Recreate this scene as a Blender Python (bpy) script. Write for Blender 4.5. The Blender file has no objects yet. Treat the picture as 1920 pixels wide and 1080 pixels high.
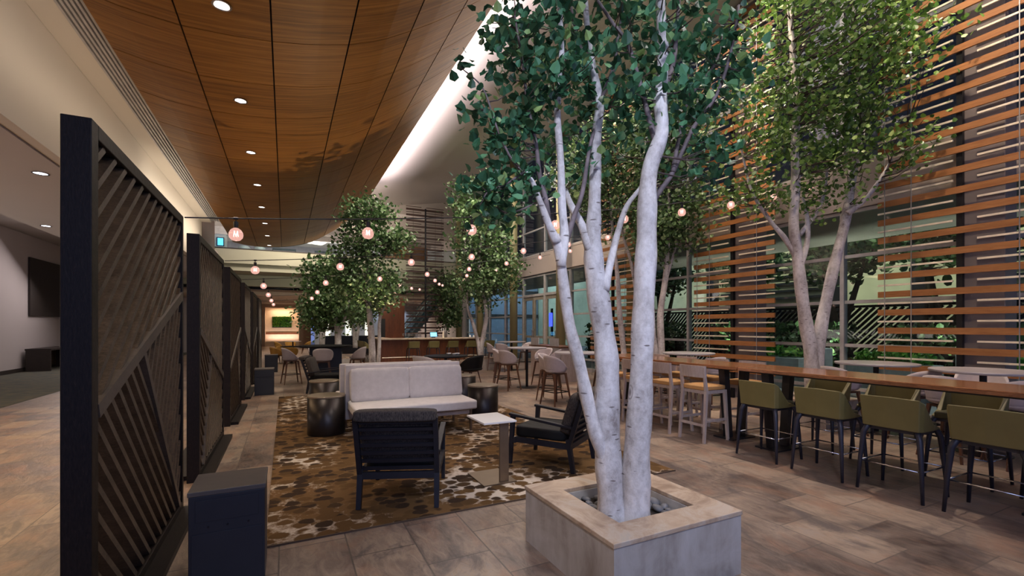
import bpy, math, random
from math import sin, cos, pi, atan, atan2, sqrt, radians
from mathutils import Vector, Matrix
random.seed(7)
SC = bpy.context.scene
COL = SC.collection

# ------------------------------------------------------------------ camera, world, exposure
F, HC, HY = 860.0, 1.6, 612.0          # focal length in px of the 1920 wide frame, eye height, horizon row
TH = atan(425/860)
cd = bpy.data.cameras.new('camera'); cam = bpy.data.objects.new('camera', cd); COL.objects.link(cam)
cam.location = (0, 0, HC); cam.rotation_euler = (pi/2, 0, -TH)
cd.sensor_width = 36; cd.lens = F/1920*36; cd.shift_y = (HY-540)/1920; cd.clip_start = .05; cd.clip_end = 300
SC.camera = cam
SC.view_settings.view_transform = 'Standard'; SC.view_settings.look = 'None'
SC.view_settings.gamma = 1; SC.view_settings.use_curve_mapping = False
SC.view_settings.exposure = 0.72
W = bpy.data.worlds.new('world'); SC.world = W; W.use_nodes = True
W.node_tree.nodes['Background'].inputs[0].default_value = (.30, .40, .86, 1)
W.node_tree.nodes['Background'].inputs[1].default_value = .34

def light(kind, loc, power, col, target=None, size=1, size_y=None, angle=60, blend=.6, rad=.06, spread=180, spec=1):
    l = bpy.data.lights.new('lamp_or_fill_light', kind); l.energy = power; l.color = col
    o = bpy.data.objects.new('lamp_or_fill_light', l); COL.objects.link(o); o.location = loc
    if kind == 'AREA':
        l.shape = 'RECTANGLE'; l.size = size; l.size_y = size_y or size; l.spread = radians(spread)
    if kind == 'SPOT': l.spot_size = radians(angle); l.spot_blend = blend; l.shadow_soft_size = rad
    if kind == 'POINT': l.shadow_soft_size = rad
    l.specular_factor = spec
    if target is not None:
        o.rotation_euler = (Vector(target)-Vector(loc)).to_track_quat('-Z', 'Y').to_euler()
    return o
WARM = (1, .74, .48); SOFT = (1, .85, .72); WHITE = (1, .95, .93); COOL = (.74, .80, 1)
D_ = lambda p: (p[0], p[1], p[2]-1)
# added fill: large area lights under the ceilings, without fixtures
light('AREA', (6.0, 6.0, 8.3), 330, (1, .88, .80), D_((6.0, 6.0, 8.3)), 5, 8, spec=.3)
light('SPOT', (4.2, 4.2, 8.2), 900, (1, .86, .74), (4.6, 2.6, 0), angle=46, blend=1, rad=.06)
light('AREA', (6.0, 15.0, 8.3), 400, (1, .86, .76), D_((6.0, 15.0, 8.3)), 5, 8, spec=.3)
light('AREA', (1.0, 21.5, 7.0), 260, (1, .85, .7), (3.0, 25.5, 4.0), 4, 1, spec=.3)  # added to brighten the balcony fascia
light('AREA', (-4.0, 6.5, 3.74), 165, (1, .68, .36), (-4.0, 6.5, 0), 1.6, 9, spec=.3)
light('AREA', (-6.3, 9, 1.2), 45, (1, .86, .78), (-4.6, 9, 3.8), 14, .8, spec=0)  # added upward fill for the lobby ceiling, floats without a fixture
light('SPOT', (2.35, 12.15, .5), 260, (1, .72, .45), (.9, 9.6, 5.3), angle=70, blend=.8, rad=.03)
light('SPOT', (2.45, 2.9, .45), 70, (1, .80, .62), (.9, 4.6, 5.3), angle=85, blend=.9, rad=.05)
light('SPOT', (3.6, 20.0, 4.2), 300, (1, .95, .75), (3.0, 25.5, 4.9), angle=110, blend=1, rad=.1)
light('AREA', (-5.9, 20.5, 4.80), 130, (1, .86, .82), (-5.6, 17.5, 0), 3, 7, spec=.3)
for x in (-.8, 2.0, 4.8, 7.6):
    for y in (29.0, 33.5): light('SPOT', (x, y, 3.3), 130, (1, .86, .72), (x, y, 0), angle=140, blend=.8, rad=.1, spec=.3)
for x in (-3.5, -1.0, 1.5, 4.0, 6.5):
    for y in (29.0, 34.0): light('SPOT', (x, y, 7.0), 190, (.95, .90, 1), (x, y+.6, 4.6), angle=140, blend=.8, rad=.1, spec=.3)
light('AREA', (1.5, -1.8, 3.2), 34, (.60, .68, 1), (2.2, 4.0, .8), 3, 2, spec=.5)  # added blue fill from behind the camera, unseen
light('SPOT', (-.1, -1.0, 5.0), 520, (.74, .80, 1), (2.05, 2.6, 1.9), angle=52, blend=1, rad=.25)  # added cool spot to lift the foreground crown and trunks
light('SPOT', (4.6, .3, 7.5), 420, (1, .95, .9), (2.2, 2.7, 3.4), angle=40, blend=1, rad=.12)
# cove lights: behind the outer edge of the wooden vault, and in the slot beside the bulkhead
light('AREA', (2.78, 9.5, 6.93), 760, (1, .88, .88), (4.2, 9.5, 8.0), 21, .12)
light('AREA', (-1.95, 8.0, 4.55), 24, (1, .84, .68), (-2.66, 8.0, 4.5), 20, .1)
light('AREA', (-1.95, 15.5, 4.55), 26, (1, .88, .74), (-2.66, 15.5, 4.5), 7, .1)
# spots from the high ceiling
for (x, y, tx, ty, p) in [(4.9, 1.5, 5.0, 2.4, 260), (6.6, 4.2, 4.6, 3.4, 260), (3.4, 5.5, 2.6, 3.6, 200), (3.0, 8.5, 1.6, 6.6, 260), (6.5, 8.5, 5.5, 7.5, 240),
                          (8.6, 6.5, 8.0, 4.7, 420), (8.8, 3.0, 8.4, 4.4, 260), (6.5, 11.5, 5.5, 10.5, 240), (4.5, 13, 3.0, 12.3, 300), (8.3, 17, 6.9, 16, 150), (3.0, 16, 1.0, 15, 240)]:
    light('SPOT', (x, y, 8.4), p*2.6, SOFT, (tx, ty, 0), angle=38, blend=.8, rad=.05)
for (a, b, p) in [((3.7, 9.6, 7.4), (2.1, 12.4, 3.8), 700), ((3.5, 15.4, 7.4), (1.8, 18.6, 3.6), 900), ((5.2, 13.2, 8.0), (6.7, 16.0, 4.2), 700), ((6.0, 19.2, 7.8), (6.0, 21.4, 1), 1300)]:  # added to brighten the tree crowns and the bar
    light('SPOT', a, p, (1, .90, .76), b, angle=50, blend=.9, rad=.08)
for y in (2.0, 5.2, 9.2, 13.0):     # grazing the timber screens
    light('SPOT', (6.4, y, 8.3), 520, (1, .78, .55), (9.2, y+1, 3.2), angle=70, blend=.9, rad=.1, spec=.4)
# courtyard lights
light('AREA', (17.5, 9.0, 6.2), 400, (1, .95, .66), (21.5, 9.0, 3.2), 22, .4)
light('AREA', (17.5, 32.0, 6.2), 240, (.60, .85, 1), (21.5, 32.0, 2.6), 22, .4)
light('AREA', (15.5, 34.5, 6.6), 170, (.50, .74, 1), (15.5, 38.0, 2.6), 10, .4)  # added teal wash so the far windows do not go black
for p in [(13.2, 4.9), (13.4, 7.6), (13.2, 10.6)]:
    light('SPOT', (p[0], p[1], .35), 160, (.95, 1, .75), (p[0]+.5, p[1]+.25, 3), angle=80, rad=.05)
for y in (3.0, 5.6, 8.4): light('SPOT', (11.5, y, 3.75), 110, (.92, .97, .95), (12.2, y, 0), angle=95, blend=.8, rad=.04)  # added spots to brighten the concrete planters

# ------------------------------------------------------------------ helpers
d0, d1, r0, r1 = sin(TH), cos(TH), cos(TH), -sin(TH)
def at(u, v, D):
    """point seen in direction (u, v) at distance D (metres) into the hall"""
    a = (u-960)/F
    return Vector(((d0+r0*a)*D, (d1+r1*a)*D, HC+(HY-v)/F*D))

class MB:
    def __init__(s): s.v = []; s.f = []; s.m = []
    def add(s, vs, fs, mi=0):
        n = len(s.v); s.v += [tuple(p) for p in vs]; s.f += [tuple(i+n for i in f) for f in fs]; s.m += [mi]*len(fs); return s
    def box(s, c, d, rz=0, M=None, mi=0):
        hx, hy, hz = d[0]/2, d[1]/2, d[2]/2
        vs = [Vector((x, y, z)) for z in (-hz, hz) for x, y in ((-hx, -hy), (hx, -hy), (hx, hy), (-hx, hy))]
        R = Matrix.Rotation(rz, 3, 'Z') if M is None else M
        vs = [R @ p + Vector(c) for p in vs]
        return s.add(vs, [(3, 2, 1, 0), (4, 5, 6, 7), (0, 1, 5, 4), (1, 2, 6, 5), (2, 3, 7, 6), (3, 0, 4, 7)], mi)
    def bb(s, a, b, mi=0):
        return s.box([(a[i]+b[i])/2 for i in range(3)], [abs(b[i]-a[i]) for i in range(3)], mi=mi)
    def bar(s, p0, p1, w, h, w1=None, h1=None, up=(0, 0, 1), mi=0):
        p0, p1 = Vector(p0), Vector(p1); t = (p1-p0).normalized(); u = Vector(up)
        if abs(t.dot(u)) > .98: u = Vector((0, 1, 0))
        sx = t.cross(u).normalized(); sy = sx.cross(t).normalized()
        w1 = w if w1 is None else w1; h1 = h if h1 is None else h1
        vs = [p+sx*(a*ww/2)+sy*(b*hh/2) for p, ww, hh in ((p0, w, h), (p1, w1, h1)) for a, b in ((-1, -1), (1, -1), (1, 1), (-1, 1))]
        return s.add(vs, [(3, 2, 1, 0), (4, 5, 6, 7), (0, 1, 5, 4), (1, 2, 6, 5), (2, 3, 7, 6), (3, 0, 4, 7)], mi)
    def tube(s, P, R, n=8, cap=True, mi=0):
        P = [Vector(p) for p in P]; k = len(P)
        if not hasattr(R, '__len__'): R = [R]*k
        vs = []; fs = []; ref = Vector((.3, .9, .1))
        for i in range(k):
            t = (P[min(i+1, k-1)]-P[max(i-1, 0)]).normalized()
            a = t.cross(ref); 
            if a.length < .1: a = t.cross(Vector((1, 0, 0)))
            a.normalize(); b = t.cross(a)
            for j in range(n): vs.append(P[i]+(a*cos(2*pi*j/n)+b*sin(2*pi*j/n))*R[i])
        for i in range(k-1):
            for j in range(n):
                q = (j+1) % n; fs.append((i*n+j, i*n+q, (i+1)*n+q, (i+1)*n+j))
        if cap: fs.append(tuple(range(n-1, -1, -1))); fs.append(tuple((k-1)*n+j for j in range(n)))
        return s.add(vs, fs, mi)
    def lathe(s, prof, c=(0, 0, 0), n=28, mi=0):
        vs = []; fs = []; k = len(prof)
        for (r, z) in prof:
            for j in range(n): vs.append((c[0]+r*cos(2*pi*j/n), c[1]+r*sin(2*pi*j/n), c[2]+z))
        for i in range(k-1):
            for j in range(n):
                q = (j+1) % n; fs.append((i*n+j, i*n+q, (i+1)*n+q, (i+1)*n+j))
        fs.append(tuple(range(n-1, -1, -1))); fs.append(tuple((k-1)*n+j for j in range(n)))
        return s.add(vs, fs, mi)
    def cyl(s, c, r, h, n=24, mi=0): return s.lathe([(r, 0), (r, h)], c, n, mi)
    def build(s, name, mat, parent=None, smooth=False, bevel=0, seg=2, sub=0):
        me = bpy.data.meshes.new(name); me.from_pydata(s.v, [], s.f); me.update()
        mats = mat if isinstance(mat, (list, tuple)) else [mat]
        for m in mats: me.materials.append(m)
        if len(mats) > 1: me.polygons.foreach_set('material_index', s.m)
        if smooth: me.polygons.foreach_set('use_smooth', [True]*len(me.polygons))
        o = bpy.data.objects.new(name, me); COL.objects.link(o)
        if parent is not None: o.parent = parent
        if bevel:
            b = o.modifiers.new('bevel', 'BEVEL'); b.width = bevel; b.segments = seg; b.limit_method = 'ANGLE'; b.angle_limit = radians(35)
            if smooth: b.harden_normals = False
        if sub:
            m = o.modifiers.new('sub', 'SUBSURF'); m.levels = m.render_levels = sub
        return o
def tag(o, label=None, cat=None, group=None, kind=None):
    for k, v in (('label', label), ('category', cat), ('group', group), ('kind', kind)):
        if v: o[k] = v
    return o
def thing(name, loc, rz, label, cat, group=None):
    o = bpy.data.objects.new(name, None); COL.objects.link(o); o.location = loc; o.rotation_euler = (0, 0, rz); o.empty_display_size = .1
    return tag(o, label, cat, group)
def dup(root, loc, rz, label, group=None):
    def cp(o, par):
        c = o.copy(); COL.objects.link(c)
        if par is not None: c.parent = par
        for ch in o.children: cp(ch, c)
        return c
    kids = list(root.children); r = root.copy(); COL.objects.link(r); r.location = loc; r.rotation_euler = (0, 0, rz)
    for ch in kids: cp(ch, r)
    r['label'] = label
    if group: r['group'] = group
    return r
PROTO = {}
def place(key, maker, loc, rz, label, group=None, **kw):
    if key in PROTO: return dup(PROTO[key], loc, rz, label, group)
    o = maker(loc, rz, label, group, **kw); PROTO[key] = o; return o
def struct(name, mb, mat, parent=None, **k):
    o = mb.build(name, mat, parent, **k)
    if parent is None: o['kind'] = 'structure'
    return o
def cushion(c, d, puff=.03, n=9, rz=0, tilt=0, crisp=9.0):
    """a soft rounded block, bulging on its broad sides"""
    mb = MB(); N = n; vs = []; fs = []; idx = {}
    R = Matrix.Rotation(rz, 3, 'Z') @ Matrix.Rotation(tilt, 3, 'X')
    def P(i, j, k):
        key = (i, j, k)
        if key in idx: return idx[key]
        x, y, z = (2*i/N-1), (2*j/N-1), (2*k/N-1)
        e = crisp; m = max(abs(x), abs(y), abs(z)); l = (abs(x)**e+abs(y)**e+abs(z)**e)**(1/e)
        q = m/l if l else 1
        p = Vector((x*q*d[0]/2, y*q*d[1]/2, z*q*d[2]/2))
        b = puff; dims = [d[0], d[1], d[2]]; ax = dims.index(min(dims)); co = [x, y, z]; oth = [co[a] for a in range(3) if a != ax]
        p[ax] += math.copysign(b, co[ax])*(1-oth[0]**2)*(1-oth[1]**2)*abs(co[ax])
        idx[key] = len(vs); vs.append(R @ p+Vector(c)); return idx[key]
    for a in range(N):
        for b in range(N):
            fs += [(P(a, b, 0), P(a, b+1, 0), P(a+1, b+1, 0), P(a+1, b, 0)), (P(a, b, N), P(a+1, b, N), P(a+1, b+1, N), P(a, b+1, N)),
                   (P(a, 0, b), P(a+1, 0, b), P(a+1, 0, b+1), P(a, 0, b+1)), (P(a, N, b), P(a, N, b+1), P(a+1, N, b+1), P(a+1, N, b)),
                   (P(0, a, b), P(0, a, b+1), P(0, a+1, b+1), P(0, a+1, b)), (P(N, a, b), P(N, a+1, b), P(N, a+1, b+1), P(N, a, b+1))]
    return mb.add(vs, fs)

# ------------------------------------------------------------------ materials
class NT:
    def __init__(s, name):
        s.m = bpy.data.materials.new(name); s.m.use_nodes = True; s.t = s.m.node_tree; s.b = s.t.nodes['Principled BSDF']; s.co = None
    def n(s, typ, **kw):
        x = s.t.nodes.new(typ)
        for k, v in kw.items():
            if hasattr(x, k): setattr(x, k, v)
            else: x.inputs[k.replace('_', ' ')].default_value = v
        return x
    def l(s, a, b): s.t.links.new(a, b)
    def coord(s, scale=(1, 1, 1), loc=(0, 0, 0), rot=(0, 0, 0), kind='Object'):
        tc = s.n('ShaderNodeTexCoord'); mp = s.n('ShaderNodeMapping'); mp.inputs['Scale'].default_value = scale; mp.inputs['Location'].default_value = loc; mp.inputs['Rotation'].default_value = rot
        s.l(tc.outputs[kind], mp.inputs[0]); return mp.outputs[0]
    def noise(s, vec, scale, detail=4, rough=.6, dist=0):
        x = s.n('ShaderNodeTexNoise'); x.inputs['Scale'].default_value = scale; x.inputs['Detail'].default_value = detail; x.inputs['Roughness'].default_value = rough; x.inputs['Distortion'].default_value = dist
        s.l(vec, x.inputs['Vector']); return x
    def ramp(s, fac, stops, interp='LINEAR'):
        x = s.n('ShaderNodeValToRGB'); x.color_ramp.interpolation = interp; e = x.color_ramp.elements
        while len(e) < len(stops): e.new(.5)
        for k, (p, c) in zip(e, stops): k.position = p; k.color = (*c, 1) if len(c) == 3 else c
        s.l(fac, x.inputs[0]); return x.outputs[0]
    def mix(s, fac, a, b, mode='MIX'):
        x = s.n('ShaderNodeMix'); x.data_type = 'RGBA'; x.blend_type = mode
        for sock, val in ((x.inputs[0], fac), (x.inputs[6], a), (x.inputs[7], b)):
            if hasattr(val, 'links'): s.l(val, sock)
            elif isinstance(val, (int, float)): sock.default_value = val
            else: sock.default_value = (*val, 1)
        return x.outputs[2]
    def math(s, op, a, b=0):
        x = s.n('ShaderNodeMath'); x.operation = op
        for sock, val in ((x.inputs[0], a), (x.inputs[1], b)):
            if hasattr(val, 'links'): s.l(val, sock)
            else: sock.default_value = val
        return x.outputs[0]
    def bump(s, h, strength=.3, dist=.01):
        x = s.n('ShaderNodeBump'); x.inputs['Strength'].default_value = strength; x.inputs['Distance'].default_value = dist
        s.l(h, x.inputs['Height']); s.l(x.outputs[0], s.b.inputs['Normal'])
    def set(s, col=None, rough=None, metal=None, spec=None):
        if col is not None:
            if hasattr(col, 'links'): s.l(col, s.b.inputs['Base Color'])
            else: s.b.inputs['Base Color'].default_value = (*col, 1)
        if rough is not None:
            if hasattr(rough, 'links'): s.l(rough, s.b.inputs['Roughness'])
            else: s.b.inputs['Roughness'].default_value = rough
        if metal is not None: s.b.inputs['Metallic'].default_value = metal
        if spec is not None: s.b.inputs['Specular IOR Level'].default_value = spec
        return s.m
def plain(name, col, rough=.6, metal=0, var=.12, scale=6, spec=None, bump=0):
    t = NT(name); v = t.noise(t.coord(), scale, 3)
    c = t.ramp(v.outputs[0], [(.3, tuple(x*(1-var) for x in col)), (.7, tuple(min(1, x*(1+var)) for x in col))])
    if bump: t.bump(t.noise(t.coord(), 120, 2).outputs[0], bump, .003)
    return t.set(c, rough, metal, spec)
def woodm(name, dark, light_, scale=(1, 1, 1), rough=.35, grain=14, dist=.6):
    t = NT(name); c = t.coord(scale); a = t.noise(c, grain, 5, .65, dist); b = t.noise(c, grain*.12, 2, .5, 0)
    f = t.math('ADD', t.math('MULTIPLY', a.outputs[0], .65), t.math('MULTIPLY', b.outputs[0], .35))
    return t.set(t.ramp(f, [(.34, dark), (.66, light_)]), rough)
def emis(name, col, s):
    t = NT(name); t.b.inputs['Emission Color'].default_value = (*col, 1); t.b.inputs['Emission Strength'].default_value = s
    return t.set(col, .5)
M = {}
# stone floor tiles .66 x .45 m
t = NT('stone_tiles'); tc = t.n('ShaderNodeTexCoord'); sp = t.n('ShaderNodeSeparateXYZ'); t.l(tc.outputs['Object'], sp.inputs[0])
cb = t.n('ShaderNodeCombineXYZ'); t.l(t.math('ADD', sp.outputs[1], 40*.66-.37), cb.inputs[0]); t.l(t.math('ADD', sp.outputs[0], 90*.45-.41), cb.inputs[1])
bt = t.n('ShaderNodeTexBrick'); t.l(cb.outputs[0], bt.inputs[0])
bt.offset = .5; bt.squash = 1; bt.inputs['Scale'].default_value = 1; bt.inputs['Brick Width'].default_value = .66; bt.inputs['Row Height'].default_value = .45
bt.inputs['Mortar Size'].default_value = .006; bt.inputs['Mortar Smooth'].default_value = .2; bt.inputs['Bias'].default_value = 0
bt.inputs['Color1'].default_value = (0, 0, 0, 1); bt.inputs['Color2'].default_value = (1, 1, 1, 1); bt.inputs['Mortar'].default_value = (.5, .5, .5, 1)
c = t.coord()
n1 = t.noise(c, 1.3, 6, .62, .9); n2 = t.noise(t.coord((2.4, .8, 1)), 5, 6, .7, 1.4); n3 = t.noise(c, 45, 3, .6)
f = t.math('ADD', t.math('MULTIPLY', n1.outputs[0], .55), t.math('ADD', t.math('MULTIPLY', n2.outputs[0], .45), t.math('MULTIPLY', t.math('SUBTRACT', bt.outputs['Color'], .5), .17)))
base = t.ramp(f, [(.30, (.050, .033, .028)), (.41, (.135, .095, .074)), (.50, (.21, .155, .118)), (.60, (.31, .23, .165)), (.75, (.25, .22, .205))])
rust = t.noise(t.coord((1.3, .7, 1), (4, 2, 0)), 1.7, 5, .65, 1.2)
base = t.mix(t.ramp(rust.outputs[0], [(.50, (0, 0, 0)), (.66, (.65, .65, .65))]), base, (.27, .15, .095))
base = t.mix(t.ramp(rust.outputs[0], [(.34, (.75, .75, .75)), (.44, (0, 0, 0))]), base, (.085, .068, .066))
base = t.mix(t.math('MULTIPLY', bt.outputs['Fac'], .8), base, (.085, .066, .055))
t.bump(t.math('ADD', n2.outputs[0], t.math('MULTIPLY', n3.outputs[0], .25)), .35, .012)
M['floor'] = t.set(base, t.ramp(n1.outputs[0], [(.3, (.34,)*3), (.7, (.5,)*3)]))
# lobby carpet
t = NT('lobby_carpet'); c = t.coord((1, 2.2, 1)); a = t.noise(c, 3, 5, .7)
M['carpet'] = t.set(t.ramp(a.outputs[0], [(.35, (.045, .055, .05)), (.5, (.085, .09, .075)), (.62, (.13, .11, .07))]), .95)
# spotted rug
t = NT('spotted_rug'); c0 = t.coord((1, 1.15, 1)); w = t.noise(c0, 7, 3, .6)
vm = t.n('ShaderNodeVectorMath', operation='MULTIPLY_ADD'); t.l(w.outputs['Color'], vm.inputs[0]); vm.inputs[1].default_value = (.08, .08, 0); t.l(c0, vm.inputs[2])
vo = t.n('ShaderNodeTexVoronoi'); vo.inputs['Scale'].default_value = 7.4; vo.inputs['Randomness'].default_value = .75; t.l(vm.outputs[0], vo.inputs['Vector'])
cell = t.n('ShaderNodeSeparateColor'); t.l(vo.outputs['Color'], cell.inputs[0])
big = t.noise(t.coord(), .75, 3, .6, .6)
thr = t.math('ADD', .55, t.math('MULTIPLY', cell.outputs[0], .20))
dd = t.math('SUBTRACT', thr, vo.outputs['Distance'])
spot = t.ramp(t.math('MULTIPLY', dd, 9), [(0, (0, 0, 0)), (1, (1, 1, 1))])
fine = t.noise(t.coord(), 30, 3, .7)
ground = t.mix(t.ramp(t.math('ADD', t.math('MULTIPLY', big.outputs[0], .8), t.math('MULTIPLY', fine.outputs[0], .2)), [(.50, (0, 0, 0)), (.58, (1, 1, 1))]), (.145, .080, .032), (.52, .44, .36))
dark = t.mix(t.ramp(cell.outputs[1], [(.35, (0, 0, 0)), (.55, (1, 1, 1))]), (.040, .024, .014), (.105, .058, .022))
t.bump(fine.outputs[0], .5, .01)
M['rug'] = t.set(t.mix(spot, ground, dark), .95, spec=.1)
M['rug_edge'] = plain('rug_edge', (.08, .05, .03), .9)
# timber of the vault: grain runs across
t = NT('vault_veneer'); c = t.coord((.35, 9, .35)); a = t.noise(c, 2.6, 4, .6, .4); b = t.noise(t.coord((.25, 1, .2)), .9, 2)
f = t.math('ADD', t.math('MULTIPLY', a.outputs[0], .7), t.math('MULTIPLY', b.outputs[0], .3))
M['vault'] = t.set(t.ramp(f, [(.36, (.16, .066, .012)), (.5, (.26, .112, .021)), (.64, (.36, .165, .034))]), .46, spec=.22)
M['black'] = plain('black_gap', (.008, .006, .005), .8)
M['ceil'] = plain('ceiling_paint', (.60, .53, .51), .85, var=.02, scale=.5)
M['cream'] = plain('cream_paint', (.66, .59, .49), .85, var=.02, scale=.5)
M['lobbyceil'] = plain('lobby_ceiling_paint', (.50, .45, .42), .85, var=.02, scale=.5)
M['lobbywall'] = plain('lobby_wall_paint', (.50, .46, .47), .85, var=.03, scale=.5)
M['fascia'] = plain('fascia_paint', (.42, .41, .31), .85, var=.02, scale=.5)
M['spandrel'] = plain('spandrel_paint', (.36, .31, .28), .8, var=.03, scale=.5)
M['column'] = plain('olive_column_paint', (.30, .27, .13), .55, var=.04, scale=2)
M['clad'] = plain('grey_column_cladding', (.20, .17, .17), .55, var=.06)
M['grille'] = plain('grille_metal', (.50, .47, .45), .5, .3)
M['greywall'] = plain('grey_wall_paint', (.24, .27, .32), .8, var=.05, scale=.8)
M['niche'] = plain('niche_plaster', (.62, .47, .35), .85, var=.05)
M['peach'] = plain('peach_plaster', (.60, .47, .37), .85, var=.04)
M['redwood'] = woodm('bar_timber', (.07, .022, .010), (.22, .075, .03), (6, 6, .6))
M['base'] = plain('dark_baseboard', (.03, .022, .02), .6)
# dark stained screen timber
t = NT('dark_stained_oak'); c = t.coord((14, 3, 3)); a = t.noise(c, 9, 5, .7, .4)
t.bump(a.outputs[0], .4, .004)
M['darkoak'] = t.set(t.ramp(a.outputs[0], [(.35, (.006, .004, .0035)), (.6, (.015, .010, .008)), (.75, (.030, .020, .014))]), .48, spec=.25)
M['darkslat'] = woodm('dark_slat_oak', (.020, .014, .010), (.115, .080, .052), (3, 5, 5), .5, 16)
M['darkoak2'] = woodm('worn_oak', (.045, .034, .027), (.10, .078, .062), (3, 5, 5), .45, 10)
M['slat'] = woodm('orange_cedar', (.24, .088, .022), (.42, .18, .058), (4, .5, 6), .5, 8)
M['brass'] = plain('pale_brass_rod', (.86, .76, .60), .35, .3)
M['steel'] = plain('dark_steel', (.02, .02, .024), .4, .6)
M['cable'] = plain('steel_cable', (.45, .45, .45), .35, .8)
M['mullion'] = plain('mullion_aluminium', (.44, .43, .43), .42, .25)
M['doorframe'] = plain('door_frame_bronze', (.30, .27, .22), .5, .3)
t = NT('window_glass'); tr = t.n('ShaderNodeBsdfTransparent'); gl = t.n('ShaderNodeBsdfGlossy'); gl.inputs['Roughness'].default_value = .02
tr.inputs[0].default_value = (.82, .90, .92, 1)
lw = t.n('ShaderNodeLayerWeight'); lw.inputs[0].default_value = .5; fr = t.math('ADD', .04, t.math('MULTIPLY', t.math('POWER', lw.outputs['Facing'], 5), .85)); mx = t.n('ShaderNodeMixShader'); t.l(fr, mx.inputs[0]); t.l(tr.outputs[0], mx.inputs[1]); t.l(gl.outputs[0], mx.inputs[2])
t.l(mx.outputs[0], t.t.nodes['Material Output'].inputs[0]); M['glass'] = t.m
# drinking glass and bulb glass
t = NT('clear_glass'); tr = t.n('ShaderNodeBsdfTransparent'); gl = t.n('ShaderNodeBsdfGlossy'); gl.inputs['Roughness'].default_value = .05
tr.inputs[0].default_value = (.93, .93, .95, 1)
lw = t.n('ShaderNodeLayerWeight'); lw.inputs[0].default_value = .5; fr = t.math('ADD', .10, t.math('MULTIPLY', t.math('POWER', lw.outputs['Facing'], 5), .85)); mx = t.n('ShaderNodeMixShader'); t.l(fr, mx.inputs[0]); t.l(tr.outputs[0], mx.inputs[1]); t.l(gl.outputs[0], mx.inputs[2])
t.l(mx.outputs[0], t.t.nodes['Material Output'].inputs[0]); M['clear'] = t.m
t = NT('bulb_glass'); tr = t.n('ShaderNodeBsdfTransparent'); em = t.n('ShaderNodeEmission'); em.inputs[0].default_value = (1, .52, .44, 1); em.inputs[1].default_value = .75
gl = t.n('ShaderNodeBsdfGlossy'); gl.inputs['Roughness'].default_value = .1
mx = t.n('ShaderNodeMixShader'); mx.inputs[0].default_value = .5; t.l(tr.outputs[0], mx.inputs[1]); t.l(em.outputs[0], mx.inputs[2])
m2 = t.n('ShaderNodeMixShader'); m2.inputs[0].default_value = .08; t.l(mx.outputs[0], m2.inputs[1]); t.l(gl.outputs[0], m2.inputs[2])
t.l(m2.outputs[0], t.t.nodes['Material Output'].inputs[0]); M['bulb'] = t.m
M['filament'] = emis('filament', (1, .62, .50), 5)
M['lampon'] = emis('lamp_lens', (1, .95, .9), 4)
M['lampcool'] = emis('cool_lamp_lens', (.75, .82, 1), 7)
M['socket'] = plain('black_socket', (.012, .011, .012), .5)
M['cordm'] = plain('black_cord', (.02, .018, .02), .6)
# birch bark
t = NT('birch_bark'); c = t.coord((1, 1, .8)); a = t.noise(c, 22, 6, .75, .2); big = t.noise(t.coord((1, 1, .45)), 4.5, 3, .6)
base = t.ramp(t.math('ADD', t.math('MULTIPLY', a.outputs[0], .45), t.math('MULTIPLY', big.outputs[0], .55)), [(.34, (.25, .21, .19)), (.47, (.50, .46, .44)), (.6, (.70, .66, .64))])
ln = t.n('ShaderNodeTexVoronoi'); ln.inputs['Scale'].default_value = 5; t.l(t.coord((1.3, 1.3, 5.5)), ln.inputs['Vector'])
base = t.mix(t.ramp(ln.outputs['Distance'], [(.11, (1, 1, 1)), (.17, (0, 0, 0))]), base, (.17, .14, .13))
kn = t.n('ShaderNodeTexVoronoi'); kn.inputs['Scale'].default_value = 2.6; t.l(t.coord((1.6, 1.6, 1)), kn.inputs['Vector'])
base = t.mix(t.ramp(kn.outputs['Distance'], [(.05, (.9, .9, .9)), (.10, (0, 0, 0)), (.125, (.6, .6, .6)), (.15, (0, 0, 0))]), base, (.13, .10, .09))
t.bump(t.math('ADD', a.outputs[0], big.outputs[0]), .5, .012); M['birch'] = t.set(base, .75)
M['birchdark'] = plain('dark_birch_branch', (.13, .10, .10), .75, var=.5, scale=9)
M['twig'] = plain('dark_twig', (.075, .05, .045), .8)
def leafm(name, stops):
    t = NT(name); g = t.n('ShaderNodeNewGeometry'); col = t.ramp(g.outputs['Random Per Island'], stops)
    t.set(col, .42); tl = t.n('ShaderNodeBsdfTranslucent'); t.l(col, tl.inputs[0]); mx = t.n('ShaderNodeMixShader'); mx.inputs[0].default_value = .25
    t.l(t.b.outputs[0], mx.inputs[1]); t.l(tl.outputs[0], mx.inputs[2]); t.l(mx.outputs[0], t.t.nodes['Material Output'].inputs[0]); return t.m
M['leafA'] = leafm('poplar_leaf', [(0, (.014, .050, .022)), (.35, (.030, .105, .048)), (.62, (.055, .18, .085)), (.85, (.11, .28, .14)), (1, (.28, .40, .13))])
M['leafB'] = leafm('ficus_leaf', [(0, (.045, .10, .022)), (.5, (.095, .20, .036)), (.8, (.18, .33, .06)), (1, (.36, .46, .16))])
M['leafC'] = leafm('olive_leaf', [(0, (.035, .085, .028)), (.5, (.085, .165, .055)), (.8, (.16, .27, .10)), (1, (.32, .42, .22))])
M['leafD'] = leafm('moss_leaf', [(0, (.02, .12, .01)), (.5, (.06, .24, .02)), (1, (.25, .42, .05))])
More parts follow.
